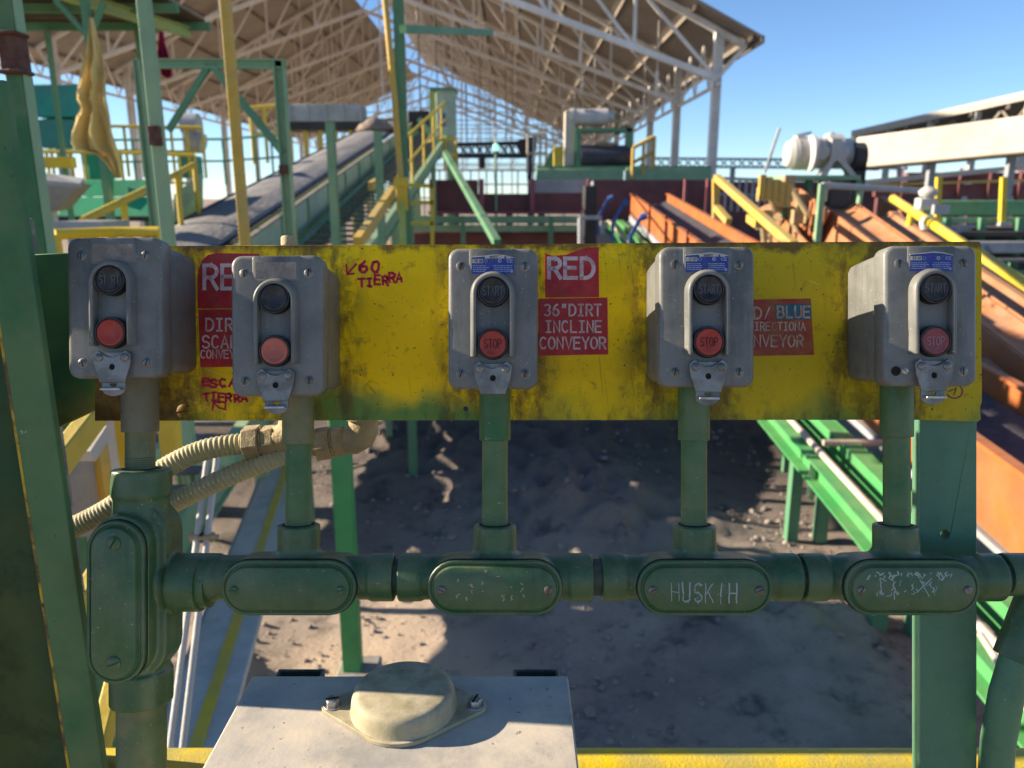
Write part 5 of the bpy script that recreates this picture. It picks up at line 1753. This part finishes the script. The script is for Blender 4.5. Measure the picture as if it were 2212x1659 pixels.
conveyor('orange_conveyor', 'bright orange sided belt conveyor running down from the platform towards the panel', 3.68, .86, 3.4, 21.2, lambda y: .66 + .108 * y, .3, ('orange', 'orange'), .27, .25, (5, 8.5, 12, 15, 19))


def at_x(px, py, X):
    r_ = ray(px, py)
    return CAM + r_ * (X / r_.x)


an = at_x(1898, 508, 5.2)
conveyor('rusted_conveyor', 'rusted tan sided steep conveyor below the white gear motor', 5.2, .46, an.y - 5.4, an.y + 1.75, lambda y: an.z - .06 + .27 * (y - an.y), .3, ('rust_tan', 'rust_tan'), .10, .62, (an.y - 1.5, an.y + 1.5), False, 0, 'rust_tan')
an2 = at_x(1990, 520, 5.85)
conveyor('rusted_outer_conveyor', 'second rusted tan conveyor, right of the steep one', 5.80, .34, an2.y - 5.4, an2.y + 1.3, lambda y: an2.z - .06 + .27 * (y - an2.y), .3, ('rust_tan', 'rust_tan'), .07, .26, (an2.y - 2, an2.y + 1), True, 0, 'rust_tan')
for X_, pp, lb_ in ((4.75, ((1690, 404), (1716, 398), (1790, 455), (1752, 530), (1680, 470)), 'upper rusted tan side plate under the white gear motor'),):
    k = [at_x(px, py, X_) for px, py in pp]
    solo('rusted_side_plate', MB().add(k + [p + V((.03, 0, 0)) for p in k], [(0, 1, 2, 3, 4), (9, 8, 7, 6, 5)] + [(i, 5 + i, 5 + (i + 1) % 5, (i + 1) % 5) for i in range(5)]).beam(k[3], (k[3].x, k[3].y, 0), .08, .08), M['rust_tan'], lb_, 'plate', smooth=0)
k = [at_x(px, py, 4.5) for px, py in ((1640, 449), (1660, 440), (1760, 540), (1760, 600), (1700, 600))]
solo('rusted_side_plate', MB().add(k + [p + V((.03, 0, 0)) for p in k], [(0, 1, 2, 3, 4), (9, 8, 7, 6, 5)] + [(i, 5 + i, 5 + (i + 1) % 5, (i + 1) % 5) for i in range(5)]).beam(k[3], (k[3].x, k[3].y, 0), .08, .08), M['rust_tan'], 'rusted tan side plate behind the thick ochre handrail', 'plate', smooth=0)

b_ = MB()
for X_, pp in ((4.9, ((1772, 452), (1800, 470), (1760, 520), (1722, 520))),):
    pass
for X_, pa, pb, hh, lb_ in ((6.35, (1905, 425), (2230, 655), .34, 'third rusted trough side with faded paint, nearest the yellow handrail'), (3.0 + 1.75, (2120, 775), (2215, 850), .42, 'rust brown trough side low at the right end of the yellow plate')):
    p, q = at_x(*pa, X_), at_x(*pb, X_)
    t_ = thing('rusted_trough_side', lb_, 'conveyor', (p.x, p.y, 0), 'rusted trough sides on the right')
    part('plate', MB().beam(p - V((0, 0, hh / 2)), q - V((0, 0, hh / 2)), .03, hh), M['rust_tan'], t_, smooth=0)
    part('top_flange', MB().beam(p, q, .10, .03), M['rust_tan'], t_, smooth=0)
    for u in (.15, .75):
        m_ = p.lerp(q, u)
        part('leg', MB().beam((m_.x, m_.y, 0), (m_.x, m_.y, m_.z - hh), .09, .09), M['mid_green'], t_, smooth=0)

solo('dark_feed_box', MB().box(at_x(1806, 420, 5.2), (.34, .3, .42)), M['dark'], 'small black feed box at the top of the steep rusted conveyor', 'box', bevel=.01)

# blue idler brackets left of the orange conveyor
for i, (px, py, Y) in enumerate(((1346, 440, 15.2), (1384, 470, 13.4), (1314, 430, 16.5))):
    a_, b_ = WY(px, py, Y), WY(px - 22, py + 40, Y)
    solo('idler_bracket', MB().beam(a_, b_, .06, .06).beam(b_, (b_.x, b_.y, b_.z - .35), .06, .06).tube(a_, a_ + V((.10, 0, .04)), .06, 12), M['blue'], ('upper', 'lower', 'topmost')[i] + ' blue idler bracket on the left side of the orange conveyor', 'bracket', 'blue idler brackets', smooth=0)
solo('pale_bracket', pbox(MB(), 1252, 466, 1300, 474, 14, .12).tube(WY(1254, 470, 14), WY(1254, 540, 14), .05, 10), M['grey'], 'pale grey bent pipe at the left of the blue brackets', 'pipe', loc=WY(1254, 540, 14))
solo('dark_cabinet', pbox(MB(), 1260, 400, 1292, 540, 15.2, .5), M['dark'], 'tall dark cabinet left of the orange conveyor', 'cabinet', loc=WY(1276, 540, 15.4), bevel=.02)

# low bright green conveyor frame under it all
g1 = at_x(1672, 905, 2.55)
t = thing('green_conveyor_frame', 'bright green channel frame with pale pipe running below the orange conveyor', 'conveyor frame', (2.55, 3, 0))


def gf(y, dx=0, dz=0):
    return V((2.55 + dx, y, g1.z + .10 * (y - g1.y) + dz))


fA, fB = gf(2.0), gf(21.0)
part('channel', MB().section(fB, fA, [(-.02, -.10), (.09, -.10), (.09, -.084), (-.006, -.084), (-.006, .084), (.09, .084), (.09, .10), (-.02, .10)]), M['bright_green'], t, smooth=0)
part('inner_channel', MB().section(gf(21.0, .30, .06), gf(2.0, .30, .06), [(-.10, -.10), (.05, -.10), (.05, .10), (-.10, .10)]), M['bright_green'], t, smooth=0, bevel=.006)
part('pipe', MB().tube(gf(2.0, .02, .14), gf(21.0, .02, .14), .028, 14), M['cream'], t)
for y in (6.1, 4.7, 3.5):
    part('hanger_plate', MB().box(gf(y, -.03, -.10), (.04, .06, .34)), M['pale_green'], t, bevel=.004)
for y in (18.5, 14.5, 10.5, 6.6, 4.9, 3.0):
    for dx in (.03, .30):
        p = gf(y, dx, -.10)
        part('leg', MB().beam((p.x, p.y, .02), p, .10, .10), M['mid_green'], t)
part('cross_member', MB().beam(gf(6.3, .3, -.02), gf(6.3, 2.0, -.02), .12, .12), M['mid_green'], t)
part('cross_pipe', MB().tube(gf(6.25, .1, .16), gf(6.25, 1.9, .16), .03, 10), M['cream'], t)
part('knee_brace', MB().beam(gf(4.9, .03, -.2), gf(6.0, .03, -.75), .05, .05), M['mid_green'], t)
solo('white_drain_pipe', MB().tube(WZ(2118, 1370, .9), WZ(2240, 1560, .9), .018, 10), M['cream'], 'thin pale pipe low down at the right edge below the green frame', 'pipe')

# white gear motor on its green stand
Yg2 = 13.0
gm = thing('white_gear_motor', 'big white gear motor on a green stand against the sky', 'motor', (WY(1780, 388, Yg2).x, Yg2 + .4, 0))
part('stand', pbox(MB(), 1690, 378, 1860, 388, Yg2, 1.0), M['pale_green'], gm)
for px in (1700, 1748, 1800, 1854):
    p = WY(px, 388, Yg2 + .2)
    part('leg', MB().beam((p.x, Yg2 + .2, 0), (p.x, Yg2 + .2, p.z), .1, .1), M['mid_green'], gm)
part('motor', MB().tube(WY(1710, 332, Yg2 + .4), WY(1775, 330, Yg2 + .4), .25, 26).lathe([(.245, 0), (.20, .08), (.05, .12), (.001, .12)], (0, 0, 0), 26, Matrix.Translation(WY(1710, 332, Yg2 + .4)) @ Matrix.Rotation(-pi / 2, 4, 'Y')), M['white'], gm)
for i in range(7):
    p = WY(1716 + i * 5.2, 332, Yg2 + .4)
    part('cooling_fin', MB().tube(p, p + V((.012, 0, 0)), .262, 26), M['white'], gm)
part('oil_filler', MB().tube(WY(1796, 286, Yg2 + .4), WY(1796, 298, Yg2 + .4), .05, 12).box(WY(1826, 306, Yg2 + .4), (.14, .2, .10)), M['white'], gm)
part('bearing_cover', MB().tube(WY(1776, 328, Yg2 + .02), WY(1776, 328, Yg2 + .16), .12, 20).tube(WY(1820, 330, Yg2 + .05), WY(1820, 330, Yg2 + .2), .10, 20), M['white'], gm, bevel=.01)
part('terminal_box', pbox(MB(), 1722, 292, 1740, 308, Yg2 + .3, .2).beam(WY(1718, 294, Yg2 + .4), WY(1752, 286, Yg2 + .4), .05, .05), M['white'], gm)
part('flange', MB().tube(WY(1748, 331, Yg2 + .2), WY(1756, 331, Yg2 + .2), .29, 26), M['white'], gm)
part('gearbox', MB().tube(WY(1782, 325, Yg2 + .4), WY(1812, 325, Yg2 + .4), .27, 26).tube(WY(1812, 332, Yg2 + .4), WY(1842, 332, Yg2 + .4), .22, 26), M['white'], gm)
b = MB()
k = [(1794, 300), (1814, 300), (1824, 350), (1846, 378), (1832, 378), (1812, 352), (1804, 346), (1796, 352), (1784, 378), (1768, 378), (1790, 345)]
kk = [WY(px, py, Yg2 + .1) for px, py in k]
b.plate([(p.x, p.z) for p in kk], -.08, .08, M=Matrix.Translation((0, Yg2 + .1, 0)) @ Matrix.Rotation(pi / 2, 4, 'X'))
part('foot_bracket', b, M['white'], gm, smooth=0)
part('pulley_guard', MB().tube(WY(1838, 340, Yg2 + .3), WY(1862, 340, Yg2 + .3), .24, 24).box(WY(1846, 378, Yg2 + .4), (.2, .4, .5)), M['dark'], gm)
solo('raking_pipe', MB().tube(WY(1652, 372, 12.5), WY(1684, 276, 12.5), .022, 10), M['grey'], 'thin grey pipe leaning against the sky left of the white motor', 'pipe')
b = MB()
rr_ = random.Random(5)
for i in range(26):
    px = 1640 + rr_.random() * 110
    py = 392 + rr_.random() * 90
    a_ = WY(px, py, 12.4 + rr_.random())
    if i % 3:
        b.tube(a_, a_ + V((rr_.uniform(-.1, .3), rr_.uniform(-.2, .1), rr_.uniform(-.5, -.1))), .045, 8)
    else:
        b.box(a_, (.16, .14, .22))
solo('chain_drive', b, M['fitting'], 'clutter of rusty drive parts below the white gear motor', 'machine', loc=WY(1690, 480, 12.8), smooth=0)
b = MB()
for i in range(5):
    p = WY(1646 + i * 14, 402 + i * 5, 12.0)
    b.box(p, (.09, .09, .34))
solo('ochre_uprights', b, M['ochre'], 'row of short ochre guard bars below the white motor', 'guard', loc=WY(1670, 470, 12), smooth=0)

# yellow rails on the right
t = thing('ochre_handrail', 'thick ochre handrail slanting down from the end of the hopper wall', 'handrail', WY(1548, 470, 12))
part('top_rail', MB().beam(WY(1548, 383, 12), WY(1715, 530, 8.5), .10, .10), M['ochre'], t, bevel=.01)
part('mid_rail', MB().beam(WY(1620, 470, 10.5), WY(1640, 484, 10.0), .10, .10), M['ochre'], t)
part('post', MB().beam(WY(1546, 385, 12), WY(1546, 470, 12), .09, .09), M['ochre'], t)
part('lower_rail', MB().beam(WY(1548, 448, 11.8), WY(1574, 478, 11.3), .09, .09), M['ochre'], t)
Ya, Yb2 = 8.6, 5.2
a_, b_ = WY(1932, 430, Ya), WY(2240, 630, Yb2)
t = thing('yellow_handrail', 'bright yellow pipe handrail slanting past the right end of the panel', 'handrail', (a_.x, a_.y, a_.z - 1))
part('top_rail', MB().tube(a_, b_, .044, 18), M['yellow'], t)
part('post', MB().tube(WY(1968, 462, Ya - .2), WY(1964, 488, Ya - .2), .035, 12), M['yellow'], t)
part('end_cap', MB().tube(a_, a_ - (b_ - a_).normalized() * .03, .05, 18), M['yellow'], t)
p = WY(2010, 440, 7.6)
t = thing('flood_lamp', 'dusty white lamp clamped on the slanting yellow handrail', 'lamp', p)
part('housing', MB().box(WY(2000, 440, 7.6), (.17, .12, .11)).lathe([(.07, 0), (.09, .05), (.05, .09), (.001, .10)], WY(2004, 425, 7.6), 16), M['white'], t, bevel=.012)
part('bracket', MB().box(WY(2032, 452, 7.5), (.15, .05, .09)), M['grey'], t)
part('shade', MB().lathe([(.001, 0), (.06, .02), (.075, .08), (.06, .14), (.001, .15)], WY(2002, 500, 7.5), 16), M['white'], t)

# green pole and pipe rail between the rusted conveyors
t = thing('pipe_rail', 'pale green corner post with a grey pipe rail above the rusted conveyors', 'railing', (WY(1776, 525, 9).x, 9, 0))
p = WY(1776, 400, 9)
part('post', MB().beam((p.x, 9, 1.2), (p.x, 9, p.z + .02), .065, .065), M['pale_green'], t)
part('top_rail', MB().tube(WY(1776, 400, 9), WY(2005, 413, 9.4), .036, 12), M['grey'], t)
part('brace', MB().tube(WY(1860, 412, 9.1), WY(1855, 440, 9.1), .03, 10), M['pale_green'], t)

# long maroon wall, posts and green girders at the far right
Yr = 26
t = thing('maroon_parapet', 'long low maroon parapet with posts at the far right', 'wall', (WY(2080, 420, Yr).x, Yr, 0))
part('sheet', pbox(MB(), 1890, 398, 2300, 424, Yr, .2), M['maroon'], t)
part('upper_sheet', pbox(MB(), 1960, 372, 2300, 392, Yr + .2, .2), M['maroon'], t)
for px in (1950, 2016, 2075, 2140, 2206):
    part('post', pbox(MB(), px - 4, 362, px + 4, 436, Yr - .15, .14), M['maroon'], t)
for px in (1900, 2000, 2100, 2200):
    p = WY(px, 424, Yr + .1)
    part('leg', MB().beam((p.x, Yr + .1, 0), (p.x, Yr + .1, p.z), .2, .2), M['maroon'], t)
part('handrail', MB().beam(WY(1862, 394, Yr - .3), WY(2300, 352, Yr - .3), .12, .16), M['cream'], t)
part('lower_rail', MB().beam(WY(1862, 400, Yr - .25), WY(2300, 386, Yr - .25), .08, .08), M['ochre'], t)
Yn = 15
t = thing('dark_green_gallery', 'dark green conveyor gallery with machinery beneath the maroon parapet', 'gallery', (WY(2120, 560, Yn).x, Yn, 0))
part('girder', pbox(MB(), 1990, 432, 2330, 466, Yn, .3), M['mid_green'], t, bevel=.02)
part('lower_girder', pbox(MB(), 1985, 470, 2330, 482, Yn - .3, .3), M['pale_green'], t)
part('deck', pbox(MB(), 1960, 492, 2330, 640, Yn + .4, 2.0), M['dark'], t)
for i, (py, hgt, mt) in enumerate(((500, 10, 'dark'), (522, 24, 'grey'), (560, 7, 'timber'), (586, 22, 'mid_green'), (622, 8, 'timber'), (640, 16, 'grey'))):
    part('shelf', pbox(MB(), 2040 + i * 10, py, 2330, py + hgt, Yn - .8 - i * .3, .5), M[mt], t, bevel=.01)
for px in (2050, 2126, 2208):
    p = WY(px, 470, Yn - .4)
    part('leg', MB().beam((p.x, Yn - .35, 0), (p.x, Yn - .35, p.z), .12, .12), M['mid_green'], t)
b = MB()
rr_ = random.Random(11)
for i in range(22):
    p = WY(1995 + rr_.random() * 230, 490 + rr_.random() * 150, Yn - 1.6)
    b.tube(p, p + V((rr_.uniform(.05, .35), rr_.uniform(-.1, .1), rr_.uniform(-.06, .12))), rr_.uniform(.03, .075), 10)
part('rollers', b, M['grey'], t)
YG = 'yellow posts on the far right girder'
for px, lb in ((2028, 'ochre post on the far right green girder, next to the lamp'), (2168, 'ochre post on the far right green girder, nearest the right edge')):
    a_, b_ = WY(px, 382, Yn - .5), WY(px - 4, 480, Yn - .5)
    t = thing('gallery_post', lb, 'post', b_, YG)
    part('shaft', MB().beam(b_, a_, .09, .09), M['yellow'], t)
    part('foot', MB().box(b_ + V((.02, -.05, -.02)), (.16, .1, .06)), M['white'], t)

# long cream duct and the open building behind it
Yd = 20
a_ = WY(1872, 331, Yd)
b_ = WY(2212, 294, 16.6)
b_ = a_ + (b_ - a_) * 1.9
dt = thing('cream_gallery', 'long sunlit cream conveyor gallery running off to the right behind the white motor', 'gallery', (a_.x, a_.y, 0))
part('cladding', MB().beam(a_, b_, .9, .74), M['cream'], dt, bevel=.05)
part('end_frame', MB().beam(a_ - (b_ - a_).normalized() * .10, a_ + (b_ - a_).normalized() * .02, .96, .80), M['dark'], dt)
for u in (.25, .5, .8):
    p = a_.lerp(b_, u)
    part('leg', MB().beam((p.x, p.y, 0), (p.x, p.y, p.z - .36), .14, .14), M['grey'], dt)
Yo = 42
ob = thing('open_shed', 'open-sided building with thin white roof behind the cream gallery', 'building', (WY(2050, 360, Yo).x, Yo, 0))
z_e = WY(1838, 297, Yo).z
a_ = WY(1838, 297, Yo)
ex = WY(2212, 206, 30)
q = [a_, V((ex.x + 6, 25, ex.z + 1.2)), V((ex.x + 14, 36, ex.z - .4)), V((a_.x + 9, 62, a_.z))]
b = MB().add([p for p in q] + [p + V((0, 0, .35)) for p in q], [(3, 2, 1, 0), (4, 5, 6, 7), (0, 1, 5, 4), (1, 2, 6, 5), (2, 3, 7, 6), (3, 0, 4, 7)])
part('roof', b, M['cream'], ob, smooth=0)
for i in range(9):
    u = i / 8
    p = q[0].lerp(q[1], u)
    part('column', MB().beam((p.x + .2, p.y + .2, 0), (p.x + .2, p.y + .2, p.z), .24, .24), M['white'], ob)
b = MB()
for i in range(16):
    u, v_ = i / 16, (i + 1) / 16
    p, r_ = q[0].lerp(q[1], u) + V((.3, .4, -.15)), q[0].lerp(q[1], v_) + V((.3, .4, -1.6))
    b.beam(p, r_, .10, .10)
    b.beam(V((p.x, p.y, p.z - 1.45)), V((r_.x, r_.y, r_.z + 1.45)), .10, .10)
b.beam(q[0] + V((.3, .4, -1.6)), q[1] + V((.3, .4, -1.6)), .14, .16)
part('roof_girder', b, M['purlin'], ob, smooth=0)
b = MB()
for i in range(12):
    u = i / 11
    p = q[0].lerp(q[1], u)
    r_ = q[3].lerp(q[2], u)
    b.beam(p - V((0, 0, .12)), r_ - V((0, 0, .12)), .12, .2)
part('rafters', b, M['purlin'], ob, smooth=0)
part('back_wall', MB().box((WY(2100, 380, 60).x, 60, 2.2), (40, .3, 4.4)), M['maroon'], ob)

# pipe bridge on the horizon
Yz = 75
t = thing('pipe_bridge', 'far lattice pipe bridge on the horizon right of the shed', 'bridge', (WY(1620, 362, Yz).x, Yz, 0))
b = MB()
a_, b_, c_, d_ = WY(1380, 341, Yz), WY(1960, 346, Yz), WY(1380, 359, Yz), WY(1960, 364, Yz)
b.beam(a_, b_, .22, .2).beam(c_, d_, .22, .2)
for i in range(30):
    b.beam(a_.lerp(b_, i / 30), c_.lerp(d_, (i + 1) / 30), .11, .11)
    b.beam(c_.lerp(d_, i / 30), a_.lerp(b_, (i + 1) / 30), .11, .11)
part('truss', b, M['grey'], t, smooth=0)
for u in (.03, .35, .68, .97):
    p = c_.lerp(d_, u)
    part('leg', MB().beam((p.x, Yz, 0), (p.x, Yz, p.z), .4, .4), M['grey'], t)
rail('far thin guard rail on the horizon right of the hopper wall', [WY(1540, 384, 30), WY(1700, 390, 30)], M['grey'], 1.2, None, 12, .05)
b = MB()
for i in range(26):
    rr_ = random.Random(i + 40)
    p = WY(1000 + i * 13, 388 + rr_.random() * 14, 58)
    b.box((p.x, 58, p.z / 2), (.5, .5, p.z))
b = MB()
for y_, z_ in ((60, 3.2), (60, 4.2), (60, 5.2)):
    b.beam((-9, y_, z_), (4, y_, z_), .10, .10)
for i in range(12):
    b.beam((-9 + i * 1.18, 60, 0), (-9 + i * 1.18, 60, 5.2), .1, .1)
solo('far_rail_fence', b, M['grey'], 'thin grey railing far away under the middle of the shed', 'fence', smooth=0, loc=V((-2.5, 60, 0)))

# ================================================================== below the panel
fp = WZ(765, 1450, .05)
t = thing('green_support_post', 'bright green square post on a concrete foot below the panel', 'post', (fp.x, fp.y, 0))
zt_ = 2.05
part('shaft', MB().beam((fp.x - .005, fp.y, .06), (fp.x - .005, fp.y, zt_), .115, .115), M['bright_green'], t, bevel=.006)
part('footing', MB().box((fp.x + .03, fp.y + .02, .03), (.27, .25, .10)), M['concrete'], t, bevel=.015)
part('cap_gusset', MB().beam((fp.x - .12, fp.y, zt_ + .02), (fp.x + .10, fp.y, zt_ - .22), .05, .10), M['lime_green'], t)
part('top_plate', MB().box((fp.x, fp.y, zt_ + .05), (.42, .2, .08)), M['lime_green'], t)
vpost(1437, 900, 9.5, .13, M['rose'], 'short_red_post', 'stubby rose red post seen just under the plate', 'post', top=1.3, z0=.55)

# grey stringer with a yellow stripe and white pipes, lower left
zs = .85
a_, b_ = WZ(640, 930, zs), WZ(350, 1800, zs)
t = thing('striped_stringer', 'broad grey conveyor stringer with a yellow stripe, lower left', 'conveyor frame', (a_.x, b_.y, 0))
ofs = V((0, 0, 0))
dirn = (b_ - a_).normalized()
side = dirn.cross(V((0, 0, 1))).normalized()
M['stringer'] = bgp('pale_dusty_stringer', (.52, .50, .42), (.40, .40, .34), sc=4, dust=.4, dustc=(.5, .45, .35), chip=.06, chipc=(.2, .15, .1))
part('plate', MB().beam(a_, b_, .30, .05), M['stringer'], t, bevel=.004)
part('stripe', MB().beam(a_ - side * .03 + V((0, 0, .028)), b_ - side * .03 + V((0, 0, .028)), .055, .008), M['yellow'], t)
part('side_web', MB().beam(a_ + side * .16 + V((0, 0, -.12)), b_ + side * .16 + V((0, 0, -.12)), .02, .28), M['grey'], t)
for u in (.03, .9):
    p = a_.lerp(b_, u)
    part('leg', MB().beam((p.x, p.y, 0), (p.x, p.y, p.z - .03), .09, .09), M['grey'], t)
PG = 'white pipes beside the striped stringer'
for dx, lb in ((0, 'left thin white pipe running down beside the striped stringer'), (26, 'right thin white pipe running down beside the striped stringer')):
    t = thing('white_pipe', lb, 'pipe', WY(375 + dx, 1640, 1.54), PG)
    part('tube', MB().tube(WY(452 + dx * .75, 960, 2.0), WY(356 + dx * 1.1, 1700, 1.5), .0085, 12), M['white'], t)
    p = WY(426 + dx * .85, 1160, 1.85)
    part('clamp', MB().box(p, (.035, .02, .02)), M['fitting'], t)
solo('clamp_arm', MB().tube(WY(428, 1163, 1.84), WY(472, 1158, 1.84), .006, 10), M['fitting'], 'small rusty clamp arm sticking out of the white pipes', 'clamp')
# yellow stair flights and planks behind the tall fitting
t = thing('yellow_stair', 'yellow steel stair seen in pieces behind the tall left fitting', 'stairway', WZ(180, 1600, .3))
part('stringer', MB().beam(WY(100, 1035, 1.35), WY(215, 885, 1.6), .03, .055), M['yellow'], t, bevel=.004)
part('stringer', MB().beam(WY(160, 1330, 1.35), WY(330, 1050, 1.75), .03, .055), M['yellow'], t, bevel=.004)
part('stringer', MB().beam(WY(196, 1690, 1.2), WY(268, 1400, 1.45), .03, .05), M['yellow'], t, bevel=.004)
for i, (x0_, x1_, y0_, y1_, Y, mt) in enumerate(((150, 178, 965, 1160, 1.75, 'timber'), (178, 215, 960, 1110, 1.8, 'ochre'), (216, 228, 900, 1090, 1.85, 'white'), (230, 246, 895, 1075, 1.9, 'white'), (248, 272, 880, 1010, 1.9, 'yellow'), (346, 372, 880, 985, 1.9, 'yellow'))):
    part('upright', pbox(MB(), x0_, y0_, x1_, y1_, Y, .04), M[mt], t, bevel=.003)
part('bracket', MB().beam(WY(178, 985, 1.55), WY(214, 930, 1.62), .045, .03), M['white'], t)
for i in range(7):
    y = 2.2 + i * .28
    p = WY(165, 1500 - i * 70, y)
    part('tread', MB().box((p.x, y, .25 + i * .18), (.7, .2, .03)), M['grating'], t)
